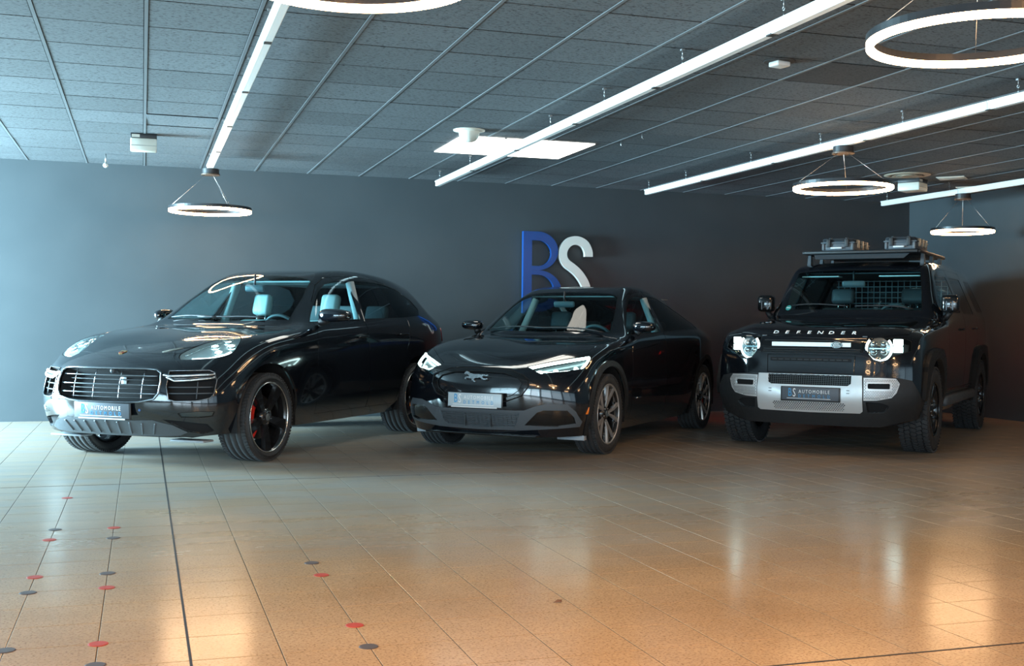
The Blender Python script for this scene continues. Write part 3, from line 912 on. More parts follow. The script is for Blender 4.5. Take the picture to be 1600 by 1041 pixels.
SPEC['fast'] = dict(
 lid=[[(.76,0,.80),(.74,.33,.803),(.66,.56,.812),(.47,.79,.835)],
      [(.42,0,.905),(.40,.33,.915),(.36,.60,.925),(.27,.84,.915)],
      [(-.05,0,1.0),(-.05,.34,1.01),(-.08,.65,1.012),(-.10,.872,.985)],
      [(-.45,0,1.06),(-.44,.38,1.066),(-.58,.735,1.062),(-.68,.868,1.03)],
      [(-.84,0,1.305),(-.85,.36,1.30),(-.94,.65,1.285),(-.98,.862,1.06)],
      [(-1.2,0,1.51),(-1.21,.32,1.505),(-1.31,.56,1.48),(-1.36,.866,1.076)],
      [(-1.7,0,1.583),(-1.7,.31,1.577),(-1.73,.555,1.548),(-1.76,.872,1.09)],
      [(-2.25,0,1.555),(-2.25,.31,1.55),(-2.25,.545,1.516),(-2.2,.88,1.10)],
      [(-2.75,0,1.48),(-2.75,.30,1.474),(-2.72,.53,1.44),(-2.65,.89,1.11)],
      [(-3.2,0,1.365),(-3.2,.30,1.36),(-3.15,.53,1.325),(-3.1,.875,1.105)],
      [(-3.64,0,1.17),(-3.63,.33,1.165),(-3.56,.58,1.135),(-3.46,.81,1.07)],
      [(-3.74,0,1.05),(-3.73,.35,1.05),(-3.68,.62,1.04),(-3.58,.78,1.0)]],
 front=[[(.83,0,.73),(.82,.33,.73),(.72,.60,.74)],
        [(.872,0,.60),(.85,.33,.60),(.75,.62,.60)],
        [(.855,0,.40),(.835,.33,.40),(.74,.62,.40)],
        [(.77,0,.19),(.75,.33,.19),(.67,.60,.19)]],
 side=[[(.51,.84,.745),(.27,.90,.78),(-.10,.925,.85),(-.68,.91,.88),(-.98,.905,.89),(-1.36,.905,.90),(-1.76,.91,.92),(-2.2,.925,.95),(-2.65,.945,.97),(-3.1,.93,.97),(-3.45,.86,.93),(-3.62,.78,.88)],
       [(.54,.865,.60),(.28,.918,.61),(-.10,.935,.62),(-.68,.918,.62),(-.98,.912,.62),(-1.36,.912,.62),(-1.76,.915,.62),(-2.2,.925,.63),(-2.65,.942,.65),(-3.1,.935,.66),(-3.5,.87,.66),(-3.68,.78,.66)],
       [(.54,.875,.40),(.28,.915,.40),(-.10,.92,.40),(-.68,.90,.38),(-.98,.895,.38),(-1.36,.895,.38),(-1.76,.90,.38),(-2.2,.91,.39),(-2.65,.925,.41),(-3.1,.925,.42),(-3.5,.87,.42),(-3.68,.78,.42)],
       [(.50,.82,.20),(.28,.85,.20),(-.10,.84,.19),(-.68,.82,.185),(-.98,.82,.185),(-1.36,.82,.185),(-1.76,.82,.185),(-2.2,.83,.19),(-2.65,.85,.21),(-3.1,.86,.23),(-3.45,.82,.25),(-3.6,.74,.27)]],
 rear=[[(-3.78,0,.88),(-3.77,.35,.88),(-3.72,.6,.88)],[(-3.84,0,.66),(-3.83,.35,.66),(-3.78,.6,.66)],[(-3.84,0,.42),(-3.83,.35,.42),(-3.78,.6,.42)],[(-3.7,0,.27),(-3.69,.35,.27),(-3.66,.58,.27)]])
SPEC['box'] = dict(
 lid=[[(.71,0,1.075),(.71,.36,1.075),(.69,.62,1.075),(.54,.885,1.06)],
      [(.45,0,1.172),(.45,.42,1.18),(.43,.70,1.17),(.36,.93,1.115)],
      [(-.1,0,1.225),(-.1,.42,1.235),(-.1,.73,1.225),(-.12,.945,1.16)],
      [(-.62,0,1.27),(-.62,.42,1.272),(-.72,.775,1.275),(-.80,.945,1.20)],
      [(-.82,0,1.53),(-.82,.4,1.53),(-.90,.735,1.525),(-.95,.942,1.235)],
      [(-1.02,0,1.80),(-1.03,.4,1.795),(-1.10,.70,1.772),(-1.16,.94,1.26)],
      [(-1.36,0,1.885),(-1.36,.4,1.88),(-1.40,.695,1.845),(-1.45,.942,1.275)],
      [(-2.0,0,1.905),(-2.0,.4,1.90),(-2.0,.695,1.865),(-2.0,.945,1.285)],
      [(-2.7,0,1.90),(-2.7,.4,1.895),(-2.7,.695,1.86),(-2.7,.945,1.29)],
      [(-3.4,0,1.885),(-3.4,.4,1.88),(-3.4,.69,1.845),(-3.4,.94,1.29)],
      [(-3.83,0,1.80),(-3.83,.4,1.795),(-3.80,.66,1.77),(-3.80,.90,1.285)],
      [(-3.88,0,1.1),(-3.88,.4,1.1),(-3.87,.66,1.1),(-3.82,.90,1.1)]],
 front=[[(.775,0,.965),(.775,.36,.965),(.755,.64,.965)],
        [(.80,0,.75),(.80,.36,.75),(.775,.65,.75)],
        [(.84,0,.52),(.835,.36,.52),(.79,.66,.52)],
        [(.75,0,.27),(.74,.36,.27),(.68,.65,.27)]],
 side=[[(.585,.91,.965),(.36,.962,1.0),(-.12,.97,1.03),(-.80,.965,1.06),(-.95,.963,1.07),(-1.16,.963,1.075),(-1.45,.964,1.08),(-2.0,.967,1.09),(-2.7,.968,1.09),(-3.4,.963,1.09),(-3.80,.92,1.08),(-3.86,.89,1.0)],
       [(.60,.93,.75),(.36,.962,.75),(-.12,.962,.75),(-.80,.958,.75),(-.95,.958,.75),(-1.16,.958,.75),(-1.45,.958,.75),(-2.0,.958,.75),(-2.7,.958,.75),(-3.4,.955,.75),(-3.82,.92,.75),(-3.88,.88,.75)],
       [(.60,.935,.52),(.36,.95,.52),(-.12,.945,.52),(-.80,.935,.52),(-.95,.935,.52),(-1.16,.935,.52),(-1.45,.935,.52),(-2.0,.935,.52),(-2.7,.94,.52),(-3.4,.945,.52),(-3.82,.92,.52),(-3.88,.88,.52)],
       [(.50,.89,.34),(.36,.90,.34),(-.12,.89,.34),(-.80,.88,.34),(-.95,.88,.34),(-1.16,.88,.34),(-1.45,.88,.34),(-2.0,.88,.34),(-2.7,.89,.34),(-3.4,.90,.36),(-3.75,.88,.40),(-3.82,.84,.40)]],
 rear=[[(-3.90,0,1.0),(-3.90,.4,1.0),(-3.89,.66,1.0)],[(-3.92,0,.75),(-3.92,.4,.75),(-3.91,.66,.75)],[(-3.92,0,.52),(-3.92,.4,.52),(-3.91,.66,.52)],[(-3.85,0,.4),(-3.85,.4,.4),(-3.84,.66,.4)]])
def spec_creases(k):
    S = SPEC[k]; lid = S['lid']; E = []
    n = len(lid)
    def run(pts, w):
        for a, b in zip(pts, pts[1:]): E.append((a, b, w))
    if k == 'box':
        run([l[3] for l in lid], .55)                      # shoulder
        run([l[2] for l in lid[3:11]], .45)                # pillar and roof edge
        run(lid[0], .6); run(lid[3], .55); run(lid[5], .35); run(lid[10], .6)
        run([lid[i][2] for i in (0, 1, 2, 3)], .3)
        for i in (0, len(lid)-1):
            run([lid[i][3]]+[s[i] for s in S['side']], .35)
        run([*S['front'][3], *S['side'][3]], .6)
    else:
        run([l[3] for l in lid[3:10]], .35)
        run([l[2] for l in lid[3:10]], .30)
        run(lid[3][:3], .45); run(lid[9], .85 if k == 'suv' else .1); run([l[2] for l in lid[:4]], .35); run([l[3] for l in lid[:4]], .2)
        run(lid[0], .35)
        run([*S['front'][3], *S['side'][3]], .6)
    return sym_creases(E)
def make_body(k):
    V, F, ring = body_cage(SPEC[k]['lid'], SPEC[k]['front'], SPEC[k]['side'], SPEC[k]['rear'])
    return Body(subdiv_body(V, F, spec_creases(k), 3, 2))
# ------------------------------------------------------------------ car materials
M_PAINT = mat('black_car_paint', (.0045, .006, .009), .10, coat=1.0)
M_PAINT2 = mat('black_gloss_trim', (.006, .007, .008), .12, coat=.6)
M_SEAM = mat('panel_gap', (.002, .002, .002), .9)
M_PLAST = noise_rough(mat('dark_plastic', (.014, .016, .018), .5), 30, .42, .58, .15, 260)
M_GREYP = noise_rough(mat('grey_plastic', (.075, .088, .10), .45), 30, .38, .52, .1, 260)
M_CHROME = mat('satin_chrome', (.72, .74, .76), .16, 1.0)
M_SILV = noise_rough(mat('silver_paint', (.62, .63, .63), .35, .35), 20, .30, .42)
M_RUB = noise_rough(mat('tire_rubber', (.030, .031, .033), .7), 40, .6, .8, .1, 300)
M_RIMB = mat('rim_black', (.010, .010, .011), .22, coat=.5)
M_RIMG = mat('rim_machined', (.62, .60, .58), .36, .75)
M_LIP = mat('rim_lip_silver', (.75, .73, .70), .22, 1.0)
M_DISC = mat('brake_steel', (.20, .20, .20), .35, 1.0)
M_CALR = mat('caliper_red', (.55, .02, .012), .35)
M_VOID = mat('dark_cavity', (.004, .004, .005), .9)
M_AMBER = mat('amber_lens', (.75, .17, .02), .25, emit=(1, .25, .03), estr=.12)
M_TAIL = mat('tail_lamp_lit', (.3, .005, .005), .3, emit=(1, .03, .015), estr=22.0)
M_LED = mat('led_white', (.9, 1, 1), .4, emit=(.72, 1.0, .98), estr=8.0)
M_LEDS = mat('led_soft', (.9, 1, 1), .4, emit=(.78, 1.0, 1.0), estr=4.0)
M_REFL = mat('reflector_chrome', (.55, .62, .64), .18, .9)
M_DCHR = mat('dark_chrome', (.26, .28, .30), .2, .9)
M_LENSB = mat('lamp_housing', (.16, .19, .20), .25, .5)
M_GLASS = glass_mat('windscreen_glass', (.60, .86, .88))
M_GLASSS = glass_mat('side_glass', (.68, .92, .95))
M_GLASSD = glass_mat('privacy_glass', (.16, .22, .24))
M_LENS = glass_mat('clear_lens', (.90, .97, .97))
M_SEATL = noise_rough(mat('pale_leather', (.36, .40, .39), .45), 25, .4, .55, .1, 200)
M_SEATD = noise_rough(mat('dark_leather', (.05, .055, .06), .5), 25, .45, .6, .1, 200)
M_DASH = mat('dash_plastic', (.018, .019, .021), .55)
M_PLATE = mat('plate_grey', (.11, .125, .145), .42, .1, spec=.25)
M_PLATE_LIT = mat('plate_grey_lit', (.50, .58, .62), .4, .1, spec=.3)  # same grey plate, with a bright window reflection put into its colour
M_PLATEH = mat('plate_holder', (.012, .012, .013), .4)
M_TXTW = mat('lettering_white', (.85, .86, .86), .4)
M_TXTB = mat('lettering_blue', (.02, .30, .62), .4)
M_GOLD = mat('crest_gold', (.62, .40, .18), .3, .8)

def text_mesh(s, size, ma, name, extr=.0008, sp=1.0, shear=0.0, sx=1.0, align='CENTER'):
    cu = bpy.data.curves.new('text', 'FONT')
    cu.body = s; cu.size = size; cu.extrude = extr; cu.space_character = sp; cu.shear = shear
    cu.align_x = align; cu.align_y = 'CENTER'; cu.resolution_u = 2
    ob = bpy.data.objects.new('text', cu); COL.objects.link(ob)
    dg = bpy.context.evaluated_depsgraph_get()
    me = bpy.data.meshes.new_from_object(ob.evaluated_get(dg))
    bpy.data.objects.remove(ob)
    me.name = name; me.materials.clear(); me.materials.append(ma)
    if sx != 1.0: me.transform(Matrix.Diagonal((sx, 1, 1, 1)))
    return me
def facing(p, n, up=(0, 0, 1)):
    """matrix: local x to the viewer's right, y up, z along n"""
    n = Vector(n).normalized(); u = Vector(up).cross(n).normalized(); v = n.cross(u)
    m = Matrix.Identity(4)
    for i in range(3): m[i][0] = u[i]; m[i][1] = v[i]; m[i][2] = n[i]; m[i][3] = p[i]
    return m
def put(me, name, parent, M):
    me.transform(M); return link(name, me, parent)

def number_plate(parent, p, n, strip=True, face=None):
    M = facing(p, n)
    h = MB().bbox(-.275, .275, -.068, .068, -.012, 0, .006, M).build('number_plate', M_PLATEH, parent)
    MB().bbox(-.262, .262, -.056, .062, 0, .003, .0012, M).build('plate_face', face or M_PLATE, h)
    z = Matrix.Translation((0, 0, .0032))
    def T(s, size, ma, x, y, sp, nm, sx=1.0):
        put(text_mesh(s, size, ma, nm, .0006, sp, 0, sx), nm, h, M @ Matrix.Translation((x, y, .0036)))
    T('B', .108, M_TXTB, -.186, .010, 1, 'plate_letter', .62)
    T('S', .112, M_TXTW, -.146, .008, 1, 'plate_letter', .60)
    T('AUTOMOBILE', .046, M_TXTW, .038, .022, 1.35, 'plate_lettering', .80)
    T('DETMOLD', .042, M_TXTB, .038, -.020, 2.35, 'plate_lettering', .80)
    MB().box(-.215, .19, -.043, -.0385, .003, .0042, M).build('plate_rule', M_TXTW, h)
    if strip: MB().box(-.23, .22, -.066, -.056, .001, .0035, M).build('dealer_strip', mat('strip_white', (.7, .72, .72), .4), h)
    return h

# ------------------------------------------------------------------ wheels
def wheel(parent, x, s, yo, R, W, rim_r, style):
    """s: +1 left side, -1 right side; local z of the wheel points outward; yo: outer face distance"""
    M = Matrix.Translation((x, s*(yo-W/2), R)) @ Matrix.Rotation(-s*PI/2, 4, 'X')
    h = W/2; b = rim_r
    t = MB()
    prof = [(b-.008, -h+.03), (b+.004, -h+.008), (b+(R-b)*.45, -h-.004), (R-.030, -h+.004), (R-.010, -h+.020)]
    gs = {'box': [], }.get(style, [-.3, -.1, .1, .3])
    for g in gs:
        z = g*W
        prof += [(R-.001, z-.006), (R-.010, z-.0045), (R-.010, z+.0045), (R-.001, z+.006)]
    prof += [(R-.010, h-.020), (R-.030, h-.004), (R-.05, h+.0035), (b+(R-b)*.45, h+.004), (b+.004, h-.008), (b-.008, h-.03)]
    if style == 'box': prof = [(r-.008 if r > R-.02 else r, z) for r, z in prof]
    t.lathe(prof, 72, M)
    tyre = t.build('tire', M_RUB, parent)
    tr = MB()
    if style == 'box':
        for i in range(56):
            a = 2*PI*i/56
            for q in range(5):
                zc = (-.40+.2*q)*W; aa = a+(.5 if q % 2 else 0)*2*PI/56
                Rm = M @ Matrix.Rotation(aa, 4, 'Z') @ Matrix.Translation((R-.006, 0, zc)) @ Matrix.Rotation(.35*(1 if q % 2 else -1), 4, 'X')
                tr.box(-.008, .006, -.0165, .0165, -W*.085, W*.085, Rm)
    else:
        for i in range(80):
            a = 2*PI*i/80
            for sg in (-1, 1):
                Rm = M @ Matrix.Rotation(a, 4, 'Z') @ Matrix.Translation((R-.007, 0, sg*W*.40)) @ Matrix.Rotation(sg*.25, 4, 'X')
                tr.box(-.012, .0068, -.0105, .0105, -W*.075, W*.065, Rm)
    tr.build('tread_blocks', M_RUB, tyre, kind='stuff')
    # rim barrel, lip
    rb = MB()
    rb.lathe([(b-.004, h-.020), (b-.012, h-.026), (b-.020, h-.05), (b-.035, -h+.04), (b-.01, -h+.02)], 64, M)
    rim = rb.build('rim', M_RIMB, tyre)
    lp = MB(); lp.lathe([(b+.003, h-.010), (b+.004, h-.006), (b-.004, h-.004), (b-.010, h-.010), (b-.008, h-.018), (b+.001, h-.014)], 72, M, closed=True)
    lp.build('rim_lip', {'suv': M_LIP, 'fast': M_RIMG, 'box': M_RIMB}[style], tyre)
    MB().lathe([(.05, 0), (.188, 0), (.188, .022), (.05, .022)], 48, M @ Matrix.Translation((0, 0, h-.135)), closed=True, smooth=False).build('brake_disc', M_DISC, tyre)
    def spoke(ang, r0, r1, w0, w1, z0, z1, th, ma, nm='spoke', skew=0.0):
        sp = MB(); n = 8; vs = []
        for i in range(n+1):
            q = i/n; r = r0+(r1-r0)*q; w = w0+(w1-w0)*q**1.4; z = z0+(z1-z0)*q**.7; o = skew*q*r
            vs.append([(r, o-w, z-th), (r, o-w*.8, z), (r, o+w*.8, z), (r, o+w, z-th)])
        v = [p for c in vs for p in c]; f = []
        for i in range(n):
            for j in range(3): f.append((i*4+j, i*4+j+4, i*4+j+5, i*4+j+1))
        f += [(0, 1, 2, 3), (n*4+3, n*4+2, n*4+1, n*4)]
        sp.add(v, f, False, M @ Matrix.Rotation(ang, 4, 'Z'))
        return sp.build(nm, ma, tyre)
    off = {'suv': .0, 'fast': .31, 'box': .2}[style]+x*.37
    if style == 'suv':
        for k in range(5): spoke(PI/2+off+2*PI*k/5, .055, b-.006, .034, .060, h-.045, h-.016, .035, M_RIMB)
    elif style == 'fast':
        for k in range(5):
            a = PI/2+off+2*PI*k/5
            spoke(a, .05, b-.006, .028, .075, h-.052, h-.028, .03, M_RIMB)
            for sg in (-1, 1): spoke(a+sg*.10, .055, b-.006, .010, .020, h-.040, h-.012, .02, M_RIMG, 'spoke_edge', sg*.20)
    else:
        for k in range(5):
            for sg in (-1, 1): spoke(PI/2+off+2*PI*k/5+sg*.14, .055, b-.006, .016, .026, h-.05, h-.018, .035, M_RIMB, 'spoke', sg*.12)
    MB().lathe([(1e-4, .018), (.03, .018), (.05, .012), (.075, 0), (.075, -.05)], 32, M @ Matrix.Translation((0, 0, h-.045))).build('hub', M_RIMB, tyre)
    MB().lathe([(1e-4, .005), (.026, .004), (.031, 0)], 24, M @ Matrix.Translation((0, 0, h-.026))).build('hub_cap', M_RIMB if style == 'box' else M_LENSB, tyre)
    for k in range(5):
        a = 2*PI*k/5+.3
        MB().lathe([(1e-4, .012), (.008, .012), (.009, 0)], 8, M @ Matrix.Translation((.055*math.cos(a), .055*math.sin(a), h-.036))).build('wheel_bolt', M_DISC if style != 'suv' else M_RIMB, tyre)
    # caliper on the forward side of the front axle
    fx = math.atan2(0, 1)
    ca = MB()
    for i in range(9):
        pass
    a0, a1 = (-.72, .72) if style == 'suv' else (-.38, .38)
    base = 0.12 if x > -.1 else PI-.1
    n = 10; vs = []; f = []
    for i in range(n+1):
        a = base+a0+(a1-a0)*i/n
        a = a if s > 0 else a
        for r, z in ((.135, h-.16), (.135, h-.085), (.150, h-.066), (b-.062, h-.066), (b-.042, h-.085), (b-.042, h-.16)):
            vs.append((r*math.cos(a), r*math.sin(a), z))
    for i in range(n):
        for j in range(6): f.append((i*6+j, i*6+(j+1) % 6, (i+1)*6+(j+1) % 6, (i+1)*6+j))
    f += [tuple(range(6)), tuple(reversed([n*6+j for j in range(6)]))]
    if style != 'box': ca.add(vs, f, False, M).build('brake_caliper', M_CALR, tyre)
    else: ca.add(vs, f, False, M).build('brake_caliper', M_DISC, tyre)
    return tyre

def arch_liner(parent, x, s, r, y0, y1, zc, style):
    m = MB()
    zb = {'fast': .26, 'suv': .27, 'box': .36}[style]-zc
    pts = [(r, zb)]+[(r*math.cos(PI*i/28), r*math.sin(PI*i/28)) for i in range(29)]+[(-r, zb)]
    n = len(pts); v = [(x+p[0], s*y0, zc+p[1]) for p in pts]+[(x+p[0], s*y1, zc+p[1]) for p in pts]+[(x, s*y1, zc)]
    m.add(v, [(i, i+1, n+i+1, n+i) for i in range(n-1)]+[(n+i, n+i+1, 2*n) for i in range(n-1)])
    return m.build('wheel_well', M_VOID, parent)
def circle_pts(x, z, r, y, n=48, a0=0, a1=2*PI):
    return [(x+r*math.cos(a0+(a1-a0)*i/n), y, z+r*math.sin(a0+(a1-a0)*i/n)) for i in range(n)]
def fx(B, y, z):
    h = B.bvh.ray_cast(Vector((3, y, z)), Vector((-1, 0, 0))); return h[0].x if h[0] else .7
def skin_path(B, pts, d, off=0.0, n=6, closed=False):
    d = Vector(d).normalized(); out = []
    pts = [Vector(p) for p in pts]; k = len(pts)
    for i in range(k if closed else k-1):
        a, b = pts[i], pts[(i+1) % k]
        for j in range(n):
            p = a.lerp(b, j/n)
            h = B.bvh.ray_cast(p-d*.5, d)
            out.append(h[0]+h[1]*off if h[0] is not None else p)
    if not closed:
        h = B.bvh.ray_cast(pts[-1]-d*.5, d)
        out.append(h[0]+h[1]*off if h[0] is not None else pts[-1])
    return out
def both(B, pts, name, view=None, **k):
    B.cut(pts, name, view, **k)
    B.cut(flip(pts), name, mirror_pair(view) if view else None, **k)
def half(pts): return list(pts)+[mirror_pair(p) for p in reversed(pts) if abs(p[1]) > 1e-6]
def patch(B, pts, d, th, name, ma, parent, off=.001):
    """thin raised plate following the skin over a convex outline seen along d"""
    d = Vector(d).normalized()
    c = sum((Vector(p) for p in pts), Vector())/len(pts)
    rings = []
    for q in (1.0, .8, .55, .3):
        rings.append([c.lerp(Vector(p), q) for p in pts])
    v = []; f = []; n = len(pts)
    for r in rings:
        for p in r:
            h = B.bvh.ray_cast(p-d*.5, d)
            v.append(h[0]+h[1]*(off+th) if h[0] is not None else p)
    h = B.bvh.ray_cast(c-d*.5, d); v.append(h[0]+h[1]*(off+th) if h[0] is not None else c)
    k0 = len(v)
    for p in rings[0]:
        h = B.bvh.ray_cast(p-d*.5, d); v.append(h[0]+h[1]*(off-.004) if h[0] is not None else p)
    nf = Vector()
    for i in range(n): nf += (rings[0][i]-c).cross(rings[0][(i+1) % n]-c)
    rev = nf.dot(d) > 0
    for q in range(3):
        for i in range(n): f.append((q*n+i, q*n+(i+1) % n, (q+1)*n+(i+1) % n, (q+1)*n+i))
    for i in range(n): f.append((3*n+i, 3*n+(i+1) % n, k0-1))
    for i in range(n): f.append((i, k0+i, k0+(i+1) % n, (i+1) % n))
    if rev: f = [tuple(reversed(q)) for q in f]
    return MB().add(v, f, True).build(name, ma, parent)

# ------------------------------------------------------------------ cabin furniture
def seat(parent, x, y, zb, ztop, ma, w=.25, rake=.30, hrw=.14, hrh=.20):
    m = MB()
    m.bbox(x-.02, x+.50, y-w, y+w, zb-.10, zb+.06, .05)
    Rk = Matrix.Translation((x, y, zb)) @ Matrix.Rotation(-rake, 4, 'Y')
    hb = (ztop-hrh-.05-zb)/math.cos(rake)
    m.bbox(-.10, .04, -w+.01, w-.01, -.05, hb, .05, Rk)
    m.bbox(-.08, .08, -w-.01, -w+.07, -.02, hb*.85, .03, Rk); m.bbox(-.08, .08, w-.07, w+.01, -.02, hb*.85, .03, Rk)
    s = m.build('seat', ma, parent)
    hr = MB()
    hr.bbox(-.075, .035, -hrw, hrw, hb+.05, hb+.05+hrh/math.cos(rake), .04, Rk)
    hr.build('headrest', ma, s)
    for q in (-.05, .05):
        MB().tube([Rk @ Vector((-.02, q, hb-.02)), Rk @ Vector((-.02, q, hb+.07))], .006, 6).build('headrest_post', M_CHROME, s)
    return s
def steering_wheel(parent, x, y, z, r=.185, tilt=.42, ma=None):
    M = Matrix.Translation((x, y, z)) @ Matrix.Rotation(-(PI/2-tilt), 4, 'Y')
    t = MB(); t.tube([(r*math.cos(2*PI*i/36), r*math.sin(2*PI*i/36), 0) for i in range(36)], .016, 8, True, M=M)
    w = t.build('steering_wheel', ma or M_SEATD, parent)
    MB().lathe([(1e-4, .04), (.06, .035), (.075, 0), (.05, -.03)], 20, M).build('steering_hub', M_DASH, w)
    for a in (0, PI, -PI/2):
        MB().tube([(.05*math.sin(a), .05*math.cos(a), .005), ((r-.01)*math.sin(a), (r-.01)*math.cos(a), 0)], .014, 6, M=M).build('steering_spoke', M_DASH, w)
    MB().tube([M @ Vector((0, 0, 0)), M @ Vector((0, 0, -.35))], .03, 8).build('steering_column', M_DASH, w)
    return w
def cabin(parent, x0, x1, w, zf, dash_x, dash_z, belt):
    MB().box(x1, x0, -w, w, zf, zf+.03).build('cabin_floor', M_VOID, parent)
    m = MB()
    m.bbox(dash_x-.36, dash_x-.03, -w+.04, w-.04, dash_z-.35, dash_z, .06)
    d = m.build('dashboard', M_DASH, parent)
    MB().bbox(dash_x-.42, dash_x-.22, .16, .60, dash_z-.10, dash_z+.05, .04).build('instrument_hood', M_DASH, d)
    MB().bbox(dash_x-.40, dash_x-.36, -.14, .12, dash_z-.16, dash_z+.01, .01).build('centre_screen', M_PAINT2, d)
def rear_bench(parent, x, zb, ztop, ma):
    m = MB()
    m.bbox(x, x+.48, -.64, .64, zb-.08, zb+.08, .05)
    Rk = Matrix.Translation((x, 0, zb)) @ Matrix.Rotation(-.35, 4, 'Y')
    m.bbox(-.10, .04, -.63, .63, -.02, (ztop-.2-zb)/.94, .05, Rk)
    b = m.build('rear_bench', ma, parent)
    for y in (-.40, 0, .40):
        MB().bbox(-.08, .02, y-.13, y+.13, (ztop-.19-zb)/.94, (ztop-zb)/.94, .035, Rk).build('headrest', ma, b)
def inner_mirror(parent, p, w=.11, h=.03):
    M = facing(p, (1, .12, -.1))
    m = MB().bbox(-w, w, -h, h, -.02, .005, .015, M).build('rear_view_mirror', M_GREYP, parent)
    MB().tube([M @ Vector((0, h, -.01)), M @ Vector((0, h+.10, -.03))], .010, 8).build('mirror_stalk', M_DASH, m)
def door_mirror(parent, s, p, dim, ma, root, cap=None):
    """dim: half sizes (x, y, z); root: foot point on the door"""
    m = MB(); dx, dy, dz = dim
    bm = bmesh.new(); bmesh.ops.create_uvsphere(bm, u_segments=24, v_segments=14, radius=1)
    for v in bm.verts:
        c = v.co
        f = lambda q: math.copysign(abs(q)**.72, q)
        x, y, z = f(c.x), f(c.y), f(c.z)
        if x < -.45: x = -.45
        v.co = (p[0]+x*dx, s*p[1]+y*dy, p[2]+z*dz*(1-.12*y*s))
    bm.verts.index_update()
    m.add([v.co.copy() for v in bm.verts], [[v.index for v in q.verts] for q in bm.faces], True); bm.free()
    o = m.build('door_mirror', ma, parent)
    MB().tube([(root[0], s*root[1], root[2]), (p[0], s*(p[1]-dy*.4), p[2]-dz*.75)], [.035, .028], 10).build('mirror_arm', M_PLAST, o)
    g = MB().bbox(p[0]-dx*.5, p[0]-dx*.46, s*p[1]-dy*.8, s*p[1]+dy*.8, p[2]-dz*.72, p[2]+dz*.72, .01).build('mirror_glass', M_CHROME, o)
    return o
def wiper(parent, B, p0, p1, d=(-.6, 0, -1)):
    pts = skin_path(B, [p0, p1], d, .018, 8)
    w = MB().tube(pts, .008, 6).build('wiper_blade', M_PLAST, parent)
    return w
def underbody(parent, x0, x1, w, z0, z1):
    MB().bbox(x1, x0, -w, w, z0, z1, .03).build('underbody', M_VOID, parent)
def emit_disc(parent, p, n, r, name='lamp_element', ma=None, squash=1.0):
    M = facing(p, n) @ Matrix.Diagonal((1, squash, 1, 1))
    return MB().lathe([(1e-4, .004), (r*.8, .003), (r, -.004), (r*.9, -.012)], 20, M).build(name, ma or M_LED, parent)
def mesh_strips(B, ys, zs, inside_poly, off, w, d=.006):
    """lattice of thin bars following the front skin inside a y/z outline"""
    m = MB()
    def run(pts, vert):
        seg = []
        for (y, z) in pts+[None]*0+[(99, 99)]:
            if y < 90 and inside(inside_poly, y, z): seg.append(Vector((fx(B, y, z)-off, y, z)))
            else:
                if len(seg) > 1:
                    for a, b in zip(seg, seg[1:]):
                        if vert: v = [a+Vector((0, -w, 0)), a+Vector((0, w, 0)), b+Vector((0, w, 0)), b+Vector((0, -w, 0))]
                        else: v = [a+Vector((0, 0, -w)), a+Vector((0, 0, w)), b+Vector((0, 0, w)), b+Vector((0, 0, -w))]
                        v2 = [q-Vector((d, 0, 0)) for q in v]
                        m.add(v+v2, [(0, 1, 2, 3), (3, 2, 1, 0), (0, 4, 5, 1), (2, 6, 7, 3)], False)
                seg = []
    y0 = min(p[0] for p in inside_poly); y1 = max(p[0] for p in inside_poly)
    z0 = min(p[1] for p in inside_poly); z1 = max(p[1] for p in inside_poly)
    n = 24
    for z in zs: run([(y0+(y1-y0)*i/(n*2), z) for i in range(n*2+1)], False)
    for y in ys: run([(y, z0+(z1-z0)*i/10) for i in range(11)], True)
    return m
# ================================================================== coupe-like SUV, left
def finish_panels(B, t, extra=()):
    B.part('body', M_PAINT, t, 'body_shell', flange=.02)
    B.part('seam', M_SEAM, t, 'panel_gaps', offset=-.007, flange=0)

